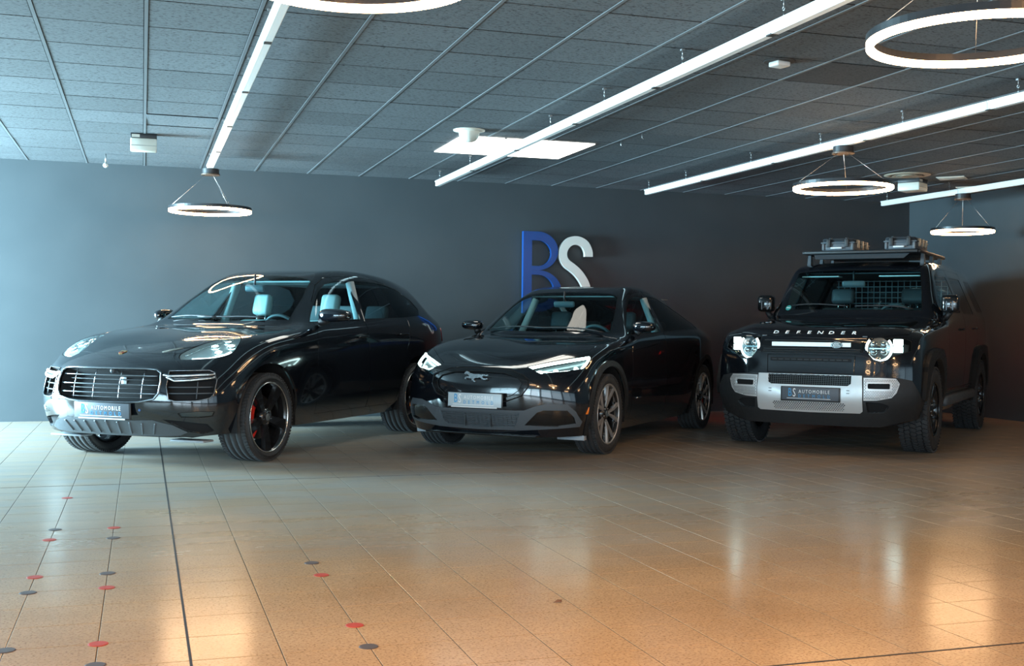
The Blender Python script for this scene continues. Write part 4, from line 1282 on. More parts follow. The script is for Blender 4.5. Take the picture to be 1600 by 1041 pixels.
def build_suv():
    k = 'suv'; B = make_body(k); M, loc, th = car_matrix(k)
    t = thing('car', 'black coupe-backed SUV with chrome framed grille, leftmost of the three cars', 'car', loc, th, 'cars on show')
    WBS, R, W, YO = 2.895, .372, .285, .955
    for x in (0, -WBS): both(B, circle_pts(x, .385, .442, .93), 'arch', (0, 1, 0), depth=.4, facing=.05)
    ws = half([(-.60, 0, 1.15), (-.66, .40, 1.158), (-.755, .675, 1.17), (-1.08, .622, 1.385), (-1.35, .548, 1.565), (-1.385, .49, 1.588), (-1.40, .25, 1.612), (-1.402, 0, 1.616)])
    B.cut(ws, 'windshield', (.7, 0, .7), depth=.5, gap=.012, gapname='frit')
    hood = half([(.715, 0, .9), (.675, .33, .9), (.60, .50, .9), (.47, .565, .95), (.30, .625, 1.0), (.08, .715, 1.05), (-.25, .785, 1.1), (-.60, .80, 1.12), (-.64, .62, 1.13), (-.57, .38, 1.13), (-.545, 0, 1.13)])
    B.cut(hood, 'hood', (0, 0, 1), depth=.4, gap=.006, only={'body'})
    fd = [(-.80, .9, .34), (-.76, .9, .60), (-.80, .9, 1.00), (-.86, .9, 1.15), (-1.10, .9, 1.37), (-1.33, .9, 1.53), (-1.52, .9, 1.605), (-1.72, .9, 1.628), (-1.97, .9, 1.635), (-1.885, .9, 1.40), (-1.80, .9, 1.19), (-1.79, .9, .34)]
    rd = [(-1.79, .9, .34), (-1.80, .9, 1.19), (-1.885, .9, 1.40), (-1.97, .9, 1.635), (-2.4, .9, 1.625), (-2.70, .9, 1.59), (-2.73, .9, 1.2), (-2.66, .9, .98), (-2.48, .9, .72), (-2.40, .9, .34)]
    for d in (fd, rd): both(B, d, 'door', (0, 1, 0), depth=.5, gap=.005, only={'body'})
    w1 = [(-.83, .9, 1.168), (-1.08, .9, 1.35), (-1.28, .9, 1.475), (-1.47, .9, 1.560), (-1.68, .9, 1.592), (-1.92, .9, 1.604), (-1.83, .9, 1.40), (-1.745, .9, 1.192)]
    w2 = [(-1.81, .9, 1.195), (-1.90, .9, 1.41), (-1.99, .9, 1.604), (-2.3, .9, 1.61), (-2.62, .9, 1.595), (-2.93, .9, 1.545), (-3.15, .9, 1.43), (-3.20, .9, 1.32), (-3.08, .9, 1.236), (-2.6, .9, 1.212)]
    both(B, w1, 'side_window', (0, 1, 0), depth=.5, gap=.016, gapname='window_trim')
    both(B, w2, 'rear_window', (0, 1, 0), depth=.5, gap=.016, gapname='window_trim')
    hl = [(0.642, 0.506, 0.889), (0.67, 0.555, 0.866), (0.602, 0.668, 0.866), (0.527, 0.763, 0.874), (0.446, 0.82, 0.892), (0.372, 0.843, 0.923), (0.295, 0.83, 0.968), (0.182, 0.785, 1.022), (0.10, 0.715, 1.047), (0.141, 0.640, 1.045), (0.286, 0.596, 1.014), (0.381, 0.558, 0.988), (0.49, 0.522, 0.955), (0.583, 0.497, 0.918)]
    both(B, smooth_poly(hl, 3), 'headlight', None, depth=.3, gap=.008)
    gr = half([(.869, 0, .790), (.842, .348, .790), (.836, .440, .784), (.834, .482, .760), (.849, .495, .697), (.87, .489, .605), (.885, .455, .558), (.91, .33, .532), (.919, .239, .526), (.928, 0, .524)])
    B.cut(gr, 'grille', (1, 0, 0), depth=.3)
    ink = [(.81, .545, .778), (.618, .785, .782), (.602, .818, .765), (.60, .838, .70), (.64, .842, .60), (.672, .825, .565), (.741, .753, .545), (.828, .615, .542), (.842, .560, .556), (.835, .535, .66)]
    both(B, ink, 'side_intake', (.8, .6, 0), depth=.3)
    sk = half([(.905, 0, .386), (.875, .26, .384), (.850, .42, .392), (.80, .57, .35), (.745, .66, .29), (.76, .60, .262), (.80, .33, .256), (.80, 0, .254)])
    B.cut(sk, 'skid_plate', (1, 0, -.25), depth=.4, facing=-.2)
    lo = [(.84, .50, .398), (.78, .62, .388), (.66, .795, .36), (.61, .83, .30), (.66, .76, .278), (.752, .67, .296), (.805, .575, .355)]
    both(B, lo, 'lower_duct', (.8, .6, -.1), depth=.3, facing=-.2)
    fg = [(.816, .624, .448), (.735, .75, .462), (.633, .852, .458), (.645, .838, .417), (.72, .755, .407), (.791, .644, .410)]
    both(B, fg, 'fog_lamp', (.8, .6, 0), depth=.3, gap=.005)
    B.remove('arch')
    finish_panels(B, t)
    B.part('frit', M_PAINT2, t, 'windshield_border', flange=.0)
    B.part('windshield', M_GLASS, t, 'windshield', flange=.004)
    B.part('hood', M_PAINT, t, 'hood', flange=.02)
    for s in (1, -1):
        # doors: front and rear are separate meshes of one region, split at the B pillar
        for nm, lo_, hi_ in (('door', -1.795, 9), ('door', -9, -1.795)):
            part_between(B, 'door', M_PAINT, t, nm, s, lo_, hi_)
            part_between(B, 'window_trim', M_PAINT2, t, 'window_frame', s, lo_, hi_)
        B.part('side_window', M_GLASSS, t, 'side_window', side=s, flange=.004, offset=-.003)
        B.part('rear_window', M_GLASSD, t, 'side_window', side=s, flange=.004, offset=-.003, label='darker rear side window')
        lens = B.part('headlight', M_LENS, t, 'headlight', side=s, flange=0, label='lit clear headlight with four bright points')
        B.part('headlight', mat('frosted_housing', (.55, .66, .68), .3, .3), lens, 'lamp_housing', side=s, flange=-.03, offset=-.035)
        cen = Vector((.40, s*.69, .955)); n = Vector((.62, s*.52, .59)).normalized()
        u = Vector((-.55, s*.25, .36)).normalized(); v = n.cross(u).normalized()*(-s)
        for a, b in ((-.02, .045), (.12, .045), (.03, -.045), (.16, -.03)):
            p0 = cen+u*a+v*b
            h = B.bvh.ray_cast(p0+n*.3, -n)
            if h[0] is None: continue
            q = h[0]-h[1]*.020
            emit_disc(lens, q, h[1], .030, 'led_point', M_LED)
            MB().lathe([(.031, .004), (.038, .002), (.038, -.010), (.031, -.010)], 20, facing(q, h[1]), closed=True).build('led_bezel', M_REFL, lens)
        drl = [(.60, .60, .88), (.52, .70, .885), (.44, .785, .905), (.37, .815, .935)]
        MB().tube(skin_path(B, [(p[0], s*p[1], p[2]) for p in drl], (-.7, -s*.6, 0), -.02, 4), .010, 8).build('led_bar', M_LEDS, lens)
        drl = [(.60, .535, .905), (.45, .585, .965), (.30, .65, 1.005), (.18, .71, 1.025)]
        MB().tube(skin_path(B, [(p[0], s*p[1], p[2]) for p in drl], (-.5, -s*.2, -.6), -.018, 4), .006, 8).build('reflector_strip', M_REFL, lens)
        # side intake: dark mouth, slats, twin light bars, bright frame
        mo = B.part('side_intake', M_VOID, t, 'side_intake', side=s, offset=-.07, flange=-.07)
        d = (-.8, -s*.6, 0)
        rim = skin_path(B, [(p[0], s*p[1], p[2]) for p in ink], d, .001, 4, True)
        MB().tube(rim, .005, 8, True).build('intake_frame', M_DCHR, mo)
        for z in (.655, .605):
            MB().tube(skin_path(B, [(.84, s*.55, z), (.74, s*.70, z), (.63, s*.835, z)], d, -.022, 5), .006, 6).build('intake_slat', M_GREYP, mo)
        MB().tube(skin_path(B, [(.70, s*.735, .70), (.72, s*.735, .56)], d, -.028, 4), .005, 6).build('intake_slat', M_GREYP, mo)
        bar = [(.835, s*.515, .742), (.815, s*.55, .735), (.74, s*.66, .738), (.615, s*.825, .746)]
        MB().tube(skin_path(B, bar, d, .012, 5), .010, 8).build('position_light', M_LEDS if s < 0 else M_CHROME, mo)  # right side: glow stands in for window light on the unlit bars
        bar = [(.825, s*.535, .725), (.805, s*.59, .698), (.72, s*.69, .704), (.615, s*.828, .722)]
        MB().tube(skin_path(B, bar, d, .012, 5), .010, 8).build('position_light', M_LEDS if s < 0 else M_CHROME, mo)
        hb = [(.82, s*.54, .735), (.62, s*.82, .738), (.618, s*.825, .715), (.80, s*.59, .702)]
        patch(B, hb, d, .012, 'light_bar_housing', M_PAINT2, mo)
        dc = B.part('lower_duct', M_VOID, t, 'lower_duct', side=s, offset=-.03, flange=-.03)
        fl = B.part('fog_lamp', glass_mat('smoked_lens', (.5, .55, .56)), t, 'fog_lamp', side=s, flange=0)
        B.part('fog_lamp', M_LENSB, fl, 'fog_reflector', side=s, flange=0, offset=-.02)
        MB().bbox(.52, .66, s*.60-.16, s*.60+.16, .205, .222, .006).build('air_deflector', mat('deflector_grey', (.30, .33, .36), .5), t)
        if s > 0: door_mirror(t, s, (-.93, 1.04, 1.235), (.10, .155, .060), M_PAINT, (-.90, .89, 1.17))
        else: tag(door_mirror(t, s, (-1.10, .95, 1.225), (.15, .055, .058), M_PAINT, (-.95, .88, 1.17)), 'folded-in door mirror')
        for hx, hz in ((-1.66, 1.035), (-2.52, 1.055)):
            hp = [(hx-.10, s*.95, hz), (hx+.10, s*.95, hz-.006)]
            MB().tube(skin_path(B, hp, (0, -s, 0), .018, 6), .011, 8).build('door_handle', M_PAINT2, t)
        MB().tube(skin_path(B, [(-1.0, s*.85, 1.187), (-1.7, s*.87, 1.196)], (0, -s, 0), .004, 10), .005, 6).build('belt_molding', M_PAINT2, t)
        bp = [(-2.95, .9, 1.195)]
        tl = [(-3.62, s*.84, 1.12), (-3.80, s*.78, 1.10), (-3.86, s*.74, .98), (-3.70, s*.84, .97)]
        patch(B, tl, (.5, -s*.85, 0), .006, 'tail_lamp', mat('tail_lamp_off', (.22, .01, .012), .15, coat=.5), t)
        for x in (0, -WBS): arch_liner(t, x, s, .445, .925, .52, .385, 'suv')
    g = B.part('grille', M_VOID, t, 'grille', offset=-.11, flange=-.11)
    rimp = skin_path(B, gr, (-1, 0, 0), .003, 4, True)
    MB().tube(rimp, .008, 8, True).build('grille_frame', M_DCHR, g)
    for z, yw in ((.735, .452), (.664, .47), (.597, .462)):
        pts = [(fx(B, y, z)-.016, y, z) for y in [yw*(i/12-1) for i in range(25)]]
        MB().tube(pts, .0065, 6).build('grille_slat', M_DCHR, g)
    for y in (-.33, -.125, .125, .33):
        pts = [(fx(B, y, z)-.030, y, z) for z in [.535+.245*i/8 for i in range(9)]]
        MB().tube(pts, .0032, 6).build('grille_slat', M_DCHR, g)
    for z in (.70, .63, .56):
        pts = [(fx(B, y, z)-.06, y, z) for y in [.44*(i/10-1) for i in range(21)]]
        MB().tube(pts, .006, 6).build('inner_louver', M_PLAST, g)
    MB().bbox(.79, .80, .075, .125, .545, .72, .004, Matrix.Translation((.0, -.0, 0))).build('centre_bracket', mat('bracket_alu', (.50, .55, .58), .35, .7), g)
    MB().sphere((.845, .03, .768), .022, 14, 10).build('front_camera', M_GREYP, g)
    s_ = B.part('skid_plate', M_GREYP, t, 'skid_plate', offset=.004, flange=.03)
    for i in range(9):
        y = -.44+.11*i
        patch(B, [(.9, y-.006, .375-.05*abs(y)), (.9, y+.006, .375-.05*abs(y)), (.82, y*.9+.006, .275), (.82, y*.9-.006, .275)], (-1, 0, .2), .012, 'skid_rib', M_GREYP, s_)
    # badge
    Mb = facing((.675, 0, .925), (.62, 0, .78), (0, 0, 1))
    h = B.bvh.ray_cast(Vector((.72, 0, 1.3)), Vector((-.06, 0, -1)))
    if h[0] is not None: Mb = facing(h[0]+h[1]*.001, h[1])
    sh = [(-.026, .030), (0, .034), (.026, .030), (.027, 0), (.018, -.026), (0, -.038), (-.018, -.026), (-.027, 0)]
    cr = MB().prism(sh, 0, .004, Mb).build('hood_crest', M_GOLD, t)
    MB().prism([(-.010, .008), (.010, .008), (.008, -.010), (0, -.016), (-.008, -.010)], .004, .0055, Mb).build('crest_center', mat('crest_dark', (.05, .02, .02), .3), cr)
    for q in (-1, 1): MB().prism([(q*.020-.004, -.004), (q*.020+.004, -.004), (q*.014+.004, -.022), (q*.014-.004, -.022)], .004, .005, Mb).build('crest_stripe', M_CALR, cr)
    number_plate(t, (.945, .01, .455), (1, 0, -.05))
    for y in (.335,): MB().sphere((fx(B, y, .47)+.001, y, .468), .011, 10, 8).build('parking_sensor', mat('sensor_blue', (.1, .2, .45), .3), t)
    for x in (0, -WBS):
        for s in (1, -1): wheel(t, x, s, YO, R, W, .293, 'suv')
    cabin(t, -.45, -3.4, .76, .34, -.62, 1.10, 1.16)
    for y in (-.43, .37): seat(t, -1.80, y, .62, 1.46, M_SEATL, .25, .28, .10, .215)
    rear_bench(t, -2.75, .66, 1.36, M_SEATL)
    MB().box(-3.72, -2.98, -.70, .70, 1.10, 1.115).build('luggage_cover', M_DASH, t)
    steering_wheel(t, -1.10, .38, 1.06, .19, .42, M_REFL if False else M_SEATD)
    inner_mirror(t, (-1.16, .03, 1.49), .10, .032)
    for s in (1, -1):
        MB().tube([(-1.90, s*.66, 1.57), (-1.86, s*.78, 1.20), (-1.86, s*.80, .5)], .045, 8).build('pillar_trim', mat('cabin_grey', (.30, .33, .33), .6), t)
    MB().box(-3.3, -1.5, -.55, .55, 1.560, 1.575).build('headliner', mat('headliner_grey', (.25, .26, .26), .8), t)
    underbody(t, .65, -3.86, .66, .24, .36)
    wiper(t, B, (-.68, .45, 1.20), (-.66, -.25, 1.20)); wiper(t, B, (-.66, -.05, 1.20), (-.72, -.58, 1.20))
    return t

def part_between(B, name, ma, parent, oname, s, lo, hi, **k):
    if name not in B.names: return
    i = B.names.index(name); tmp = '_tmp'
    if tmp not in B.names: B.names.append(tmp)
    j = B.names.index(tmp); ch = []
    for f in B.bm.faces:
        if f[B.rl] == i:
            c = f.calc_center_median()
            if c.y*s > 0 and lo < c.x < hi: f[B.rl] = j; ch.append(f)
    if ch: B.part(tmp, ma, parent, oname, **k)
    for f in ch: f[B.rl] = i

# ================================================================== electric fastback, middle
def build_fast():
    k = 'fast'; B = make_body(k); M, loc, th = car_matrix(k)
    t = thing('car', 'black electric fastback with closed grille and horse emblem, middle of the three cars', 'car', loc, th, 'cars on show')
    WBS, R, W, YO = 2.984, .365, .23, .915
    for x in (0, -WBS):
        both(B, circle_pts(x, .375, .475, .93), 'arch_trim', (0, 1, 0), depth=.4, facing=.05)
        both(B, circle_pts(x, .375, .425, .93), 'arch', (0, 1, 0), depth=.4, facing=.05)
    ws = half([(-.495, 0, 1.09), (-.53, .40, 1.095), (-.645, .685, 1.085), (-.94, .615, 1.29), (-1.19, .545, 1.445), (-1.225, .48, 1.475), (-1.235, .25, 1.497), (-1.237, 0, 1.502)])
    B.cut(ws, 'windshield', (.7, 0, .7), depth=.5, gap=.012, gapname='frit')
    hood = half([(.745, 0, .8), (.725, .33, .8), (.70, .42, .81), (.50, .60, .86), (.24, .80, .92), (-.1, .80, 1.0), (-.50, .79, 1.04), (-.56, .60, 1.06), (-.47, .38, 1.06), (-.44, 0, 1.06)])
    B.cut(hood, 'hood', (0, 0, 1), depth=.4, gap=.006, only={'body'})
    fd = [(-.62, .9, .27), (-.58, .9, .60), (-.62, .9, .92), (-.70, .9, 1.06), (-.95, .9, 1.27), (-1.18, .9, 1.42), (-1.40, .9, 1.50), (-1.80, .9, 1.535), (-1.72, .9, 1.30), (-1.66, .9, 1.08), (-1.66, .9, .27)]
    rd = [(-1.66, .9, .27), (-1.66, .9, 1.08), (-1.72, .9, 1.30), (-1.80, .9, 1.535), (-2.2, .9, 1.51), (-2.5, .9, 1.45), (-2.68, .9, 1.38), (-2.72, .9, 1.10), (-2.62, .9, .85), (-2.50, .9, .60), (-2.46, .9, .27)]
    for d in (fd, rd): both(B, d, 'door', (0, 1, 0), depth=.5, gap=.005, only={'body'})
    w1 = [(-.70, .9, 1.075), (-.95, .9, 1.245), (-1.14, .9, 1.365), (-1.33, .9, 1.452), (-1.55, .9, 1.492), (-1.75, .9, 1.505), (-1.68, .9, 1.30), (-1.625, .9, 1.098)]
    w2 = [(-1.69, .9, 1.10), (-1.755, .9, 1.30), (-1.82, .9, 1.505), (-2.2, .9, 1.475), (-2.5, .9, 1.405), (-2.78, .9, 1.31), (-2.95, .9, 1.20), (-2.88, .9, 1.13), (-2.4, .9, 1.118)]
    both(B, w1, 'side_window', (0, 1, 0), depth=.5, gap=.014, gapname='window_trim')
    both(B, w2, 'rear_window', (0, 1, 0), depth=.5, gap=.014, gapname='window_trim')
    hl = [(.721, .42, .805), (.64, .51, .830), (.571, .586, .849), (.42, .73, .878), (.277, .842, .903), (.29, .857, .885), (.38, .862, .83), (.469, .842, .784), (.597, .738, .766), (.736, .562, .743), (.743, .515, .765)]
    both(B, hl, 'headlight', None, depth=.3, gap=.006)
    gp = half([(.762, 0, .795), (.758, .169, .794), (.775, .30, .785), (.787, .42, .742), (.788, .478, .70), (.803, .482, .632), (.829, .425, .548), (.85, .29, .497), (.87, 0, .485)])
    B.cut(gp, 'grille_panel', (1, 0, 0), depth=.3, gap=.012)
    ip = half([(.80, 0, .762), (.80, .25, .752), (.80, .38, .715), (.80, .425, .665), (.82, .40, .60), (.84, .33, .548), (.86, .20, .515), (.87, 0, .508)])
    B.cut(ip, 'grille_inset', (1, 0, 0), depth=.3, gap=.006, only={'grille_panel'})
    band = half([(.83, 0, .428), (.83, .36, .424), (.812, .441, .428), (.792, .523, .461), (.754, .613, .486), (.649, .773, .486), (.60, .83, .42), (.57, .86, .33), (.575, .84, .285), (.657, .70, .272), (.781, .41, .252), (.79, 0, .246)])
    B.cut(band, 'lower_band', (1, 0, 0), depth=.4, facing=-.3)
    mesh = half([(.83, 0, .405), (.815, .40, .405), (.80, .36, .31), (.784, .335, .275), (.79, 0, .268)])
    B.cut(mesh, 'lower_mesh', (1, 0, 0), depth=.3, only={'lower_band'})
    cor = [(.774, .544, .412), (.755, .60, .432), (.644, .775, .430), (.60, .82, .37), (.585, .835, .31), (.657, .70, .290), (.72, .57, .292), (.781, .43, .297)]
    both(B, cor, 'corner_vent', (.9, .5, 0), depth=.3, only={'lower_band'})
    B.remove('arch')
    finish_panels(B, t)
    B.part('frit', M_PAINT2, t, 'windshield_border', flange=0)
    B.part('windshield', M_GLASS, t, 'windshield', flange=.004)
    B.part('hood', M_PAINT, t, 'hood', flange=.02)
    g = B.part('grille_panel', M_PAINT2, t, 'grille_panel', flange=.012, offset=-.004)
    B.part('grille_inset', mat('inset_black', (.010, .012, .015), .16, coat=.8), g, 'grille_inset', flange=.012, offset=-.016)
    bd = B.part('lower_band', M_GREYP, t, 'lower_bumper', flange=.02, offset=.004)
    lm = B.part('lower_mesh', M_GREYP, t, 'lower_mesh', flange=-.012, offset=-.012)
    poly = [(p[1], p[2]) for p in half([(0, 0, .405), (0, .40, .405), (0, .36, .31), (0, .335, .275), (0, 0, .268)])]
    m = mesh_strips(B, [], [.283+.0175*i for i in range(8)], poly, .004, .0035)
    m.build('mesh_bars', M_GREYP, lm, kind='stuff')
    m = mesh_strips(B, [-.36+.04*i for i in range(19)], [], poly, .005, .003)
    m.build('mesh_bars', M_GREYP, lm, kind='stuff')
    for y in (-.125, .125):
        MB().box(fx(B, y, .34)-.006, fx(B, y, .34)+.004, y-.006, y+.006, .272, .402).build('mesh_divider', M_PLAST, lm)
    MB().bbox(.66, .80, -.55, .55, .195, .212, .008).build('chin_splitter', M_PAINT2, t)
    for s in (1, -1):
        for lo_, hi_ in ((-1.70, 9), (-9, -1.70)):
            part_between(B, 'door', M_PAINT, t, 'door', s, lo_, hi_)
            part_between(B, 'window_trim', M_PAINT2, t, 'window_frame', s, lo_, hi_)
        for lo_, hi_ in ((-1.5, 9), (-9, -1.5)):
            part_between(B, 'arch_trim', M_PLAST, t, 'wheel_arch_trim', s, lo_, hi_, offset=.010, flange=.025)
        B.part('side_window', M_GLASSS, t, 'side_window', side=s, flange=.004, offset=-.003)
        B.part('rear_window', M_GLASSD, t, 'side_window', side=s, flange=.004, offset=-.003, label='darker rear side window')
        B.part('corner_vent', M_PAINT2, t, 'corner_vent', side=s, flange=-.015, offset=-.012)
        lens = B.part('headlight', M_LENS, t, 'headlight', side=s, flange=0, label='brightly lit slanted headlight')
        B.part('headlight', M_LENSB, lens, 'lamp_housing', side=s, flange=0, offset=-.05)
        S = lambda L: [(p[0], s*p[1], p[2]) for p in L]
        dd = (-.75, -s*.62, -.1)
        def strip(L, off, r, nm, ma=M_LED): MB().tube(skin_path(B, S(L), dd, off, 5), r, 8).build(nm, ma, lens)
        strip([(.715, .435, .797), (.64, .51, .818), (.56, .59, .838), (.42, .73, .868), (.30, .832, .888)], -.012, .013, 'light_bar')
        strip([(.30, .838, .882), (.39, .845, .83), (.455, .835, .797)], -.016, .012, 'light_bar')
        strip([(.735, .52, .770), (.66, .65, .762), (.50, .81, .782)], -.014, .005, 'light_bar')
        for p in ((.728, .55, .765), (.640, .665, .776), (.50, .80, .795)):
            h = B.bvh.ray_cast(Vector((p[0]+.3, s*(p[1]+.2), p[2])), Vector((-.3, -s*.2, 0)))
            if h[0] is not None: emit_disc(lens, h[0]-h[1]*.018, h[1], .024, 'led_point', M_LED)
        am = [(.498, s*.884, .395), (.478, s*.897, .395), (.428, s*.912, .492), (.447, s*.906, .492)]
        patch(B, am, (-.35, -s, 0), .008, 'side_marker', M_AMBER, t)
        MB().bbox(.38, .44, s*.72-.13, s*.72+.13, .155, .212, .006).build('air_deflector', mat('deflector_grey', (.30, .33, .36), .5), t)
        door_mirror(t, s, (-.84, .945, 1.160), (.09, .110, .052), M_PAINT, (-.82, .87, 1.09))
        tl = [(-3.74, s*.66, .97), (-3.74, s*.35, .97), (-3.78, s*.35, .88), (-3.77, s*.64, .88)]
        patch(B, tl, (1, 0, 0), .008, 'tail_lamp', M_TAIL, t, .05)
        MB().tube(skin_path(B, [(-.88, s*.86, .475), (-.72, s*.86, .475)], (0, -s, 0), .004, 4), .006, 6).build('rocker_emblem', M_CHROME, t)
        for x in (0, -WBS): arch_liner(t, x, s, .428, .90, .50, .375, 'fast')
    for y0, y1 in ((-.70, .70),):
        tlc = [(-3.80, -.62, .92), (-3.80, .62, .92), (-3.82, .62, .86), (-3.82, -.62, .86)]
        patch(B, tlc, (1, 0, 0), .006, 'tail_lamp_bar', mat('tail_lamp_off', (.22, .01, .012), .15, coat=.5), t)
    # galloping horse emblem
    X = fx(B, 0, .70)
    horse = [(-.092, .022), (-.086, .034), (-.072, .040), (-.060, .036), (-.050, .030), (-.030, .024), (-.005, .020), (.020, .022), (.040, .018), (.058, .022), (.078, .016), (.096, .020), (.100, .014), (.082, .010),
             (.064, .014), (.052, .006), (.058, -.004), (.074, -.010), (.092, -.006), (.090, -.012), (.070, -.018), (.050, -.014), (.034, -.002), (.012, -.004), (-.010, -.008), (-.018, -.020), (-.004, -.030), (-.010, -.034),
             (-.030, -.024), (-.036, -.008), (-.050, -.012), (-.072, -.006), (-.084, -.014), (-.090, -.008), (-.074, .004), (-.054, .004), (-.058, .014), (-.070, .022), (-.084, .016)]
    MB().prism([(p[0]*1.25, p[1]*1.25) for p in horse], 0, .012, facing((X+.0, -.01, .705), (1, 0, .05))).build('horse_emblem', M_CHROME, g)
    number_plate(t, (.905, .005, .505), (1, 0, .04), True, M_PLATE_LIT)
    for x in (0, -WBS):
        for s in (1, -1): wheel(t, x, s, YO, R, W, .272, 'fast')
    cabin(t, -.45, -3.2, .74, .30, -.58, 1.03, 1.08)
    for y in (-.37, .37): seat(t, -1.62, y, .55, 1.32, M_SEATD, .25, .30, .12, .19)
    rear_bench(t, -2.5, .58, 1.22, M_SEATD)
    MB().box(-3.52, -2.74, -.68, .68, .99, 1.005).build('luggage_cover', M_DASH, t)
    steering_wheel(t, -1.0, .39, .995, .185, .42)
    inner_mirror(t, (-1.05, .0, 1.38), .11, .030)
    for s in (1, -1):
        MB().tube([(-1.72, s*.62, 1.45), (-1.68, s*.77, 1.10), (-1.68, s*.78, .4)], .04, 8).build('pillar_trim', mat('cabin_grey', (.30, .33, .33), .6), t)
    MB().box(-2.9, -1.35, -.5, .5, 1.462, 1.474).build('headliner', mat('headliner_grey', (.25, .26, .26), .8), t)
    underbody(t, .60, -3.74, .66, .20, .32)
    wiper(t, B, (-.56, .62, 1.12), (-.56, -.10, 1.12)); wiper(t, B, (-.56, .0, 1.12), (-.60, -.62, 1.12))
    return t

# ================================================================== boxy off-roader, right
def build_box():
    k = 'box'; B = make_body(k); M, loc, th = car_matrix(k)
    t = thing('car', 'black boxy off-road car with silver bumper plate and roof rack, rightmost of the three cars', 'car', loc, th, 'cars on show')
    WBS, R, W, YO = 3.022, .405, .27, .975
    def flare(x, r):
        return [(x-r*.98, .95, .36), (x-r, .95, .62), (x-r*.82, .95, .86), (x-r*.55, .95, .965), (x, .95, .99), (x+r*.55, .95, .965), (x+r*.82, .95, .86), (x+r, .95, .62), (x+r*.98, .95, .36)]
    for x in (0, -WBS):
        both(B, rounded(flare(x, .56), .08), 'arch_trim', (0, 1, 0), depth=.45, facing=.05)
        both(B, circle_pts(x, .42, .475, .93), 'arch', (0, 1, 0), depth=.45, facing=.05)
        both(B, [(x-.475, .93, .42), (x+.475, .93, .42), (x+.475, .93, .2), (x-.475, .93, .2)], 'arch', (0, 1, 0), depth=.45, facing=.05)
    ws = half([(-.70, 0, 1.335), (-.71, .40, 1.335), (-.77, .715, 1.335), (-.93, .685, 1.55), (-1.07, .645, 1.755), (-1.045, .60, 1.775), (-1.015, .3, 1.788), (-1.012, 0, 1.79)])
    B.cut(ws, 'windshield', (.8, 0, .45), depth=.5, gap=.014, gapname='frit')
    hood = half([(.70, 0, 1.1), (.70, .36, 1.1), (.66, .64, 1.1), (.50, .82, 1.1), (.1, .875, 1.15), (-.62, .89, 1.22), (-.68, .70, 1.27), (-.60, .42, 1.27), (-.59, 0, 1.27)])
    B.cut(hood, 'hood', (0, 0, 1), depth=.4, gap=.006, only={'body'}, facing=.3)
    fd = [(-.80, .9, .42), (-.80, .9, 1.22), (-.86, .9, 1.32), (-.98, .9, 1.52), (-1.10, .9, 1.72), (-1.16, .9, 1.79), (-1.85, .9, 1.815), (-1.85, .9, .42)]
    rd = [(-1.85, .9, .42), (-1.85, .9, 1.815), (-2.75, .9, 1.81), (-2.75, .9, 1.05), (-2.60, .9, .96), (-2.42, .9, .42)]
    for d in (fd, rd): both(B, d, 'door', (0, 1, 0), depth=.5, gap=.006, only={'body'})
    w1 = rounded([(-.90, .9, 1.325), (-1.03, .9, 1.53), (-1.16, .9, 1.735), (-1.79, .9, 1.745), (-1.79, .9, 1.325)], .05)
    w2 = rounded([(-1.90, .9, 1.325), (-1.90, .9, 1.745), (-2.68, .9, 1.745), (-2.68, .9, 1.325)], .05)
    w3 = rounded([(-2.95, .9, 1.36), (-2.95, .9, 1.74), (-3.68, .9, 1.73), (-3.68, .9, 1.36)], .05)
    both(B, w1, 'side_window', (0, 1, 0), depth=.5, gap=.014, gapname='window_trim')
    for w in (w2, w3): both(B, w, 'rear_window', (0, 1, 0), depth=.5, gap=.014, gapname='window_trim')
    hl = [(.73, .50, 1.088), (.68, .66, 1.088), (.56, .80, 1.088), (.53, .845, 1.06), (.56, .845, .965), (.62, .80, .945), (.70, .735, .915), (.74, .69, .880), (.755, .62, .862), (.765, .555, .880), (.76, .51, .93), (.755, .495, 1.0)]
    both(B, hl, 'headlight', (.9, .42, 0), depth=.3, gap=.008)
    gp = half([(.755, 0, 1.062), (.755, .40, 1.062), (.755, .475, 1.055), (.765, .472, .935), (.77, 0, .935)])
    B.cut(gp, 'grille_panel', (1, 0, 0), depth=.3, gap=.006)
    ct = half([(.785, 0, .918), (.785, .41, .918), (.80, .405, .745), (.80, 0, .745)])
    B.cut(ct, 'center_panel', (1, 0, 0), depth=.3, gap=.008)
    low = half([(.81, 0, .738), (.81, .478, .738), (.72, .78, .722), (.66, .88, .70), (.61, .93, .60), (.56, .955, .50), (.58, .93, .36), (.70, .62, .275), (.75, 0, .262)])
    B.cut(low, 'lower_bumper', (1, 0, 0), depth=.45, facing=-.4, only={'body', 'arch_trim'})
    skd = half([(.815, 0, .735), (.815, .476, .735), (.80, .484, .60), (.795, .482, .420), (.79, .46, .402), (.79, 0, .395)])
    B.cut(skd, 'skid_plate', (1, 0, 0), depth=.3)
    mh = half([(.81, 0, .732), (.81, .385, .732), (.825, .385, .660), (.825, .355, .638), (.825, 0, .636)])
    B.cut(mh, 'upper_mesh', (1, 0, 0), depth=.3, only={'skid_plate'})
    sv = [(.812, .492, .718), (.78, .62, .720), (.735, .755, .716), (.722, .785, .67), (.735, .76, .59), (.752, .72, .545), (.79, .60, .52), (.82, .492, .515)]
    both(B, sv, 'side_vent', (.9, .4, 0), depth=.3)
    slot = rounded([(.815, .528, .668), (.762, .712, .671), (.764, .712, .622), (.818, .528, .621)], .012)
    both(B, slot, 'vent_slot', (.9, .4, 0), depth=.3, only={'side_vent'})
    pk = [(.80, .50, .505), (.77, .63, .498), (.72, .70, .47), (.74, .655, .405), (.78, .52, .402)]
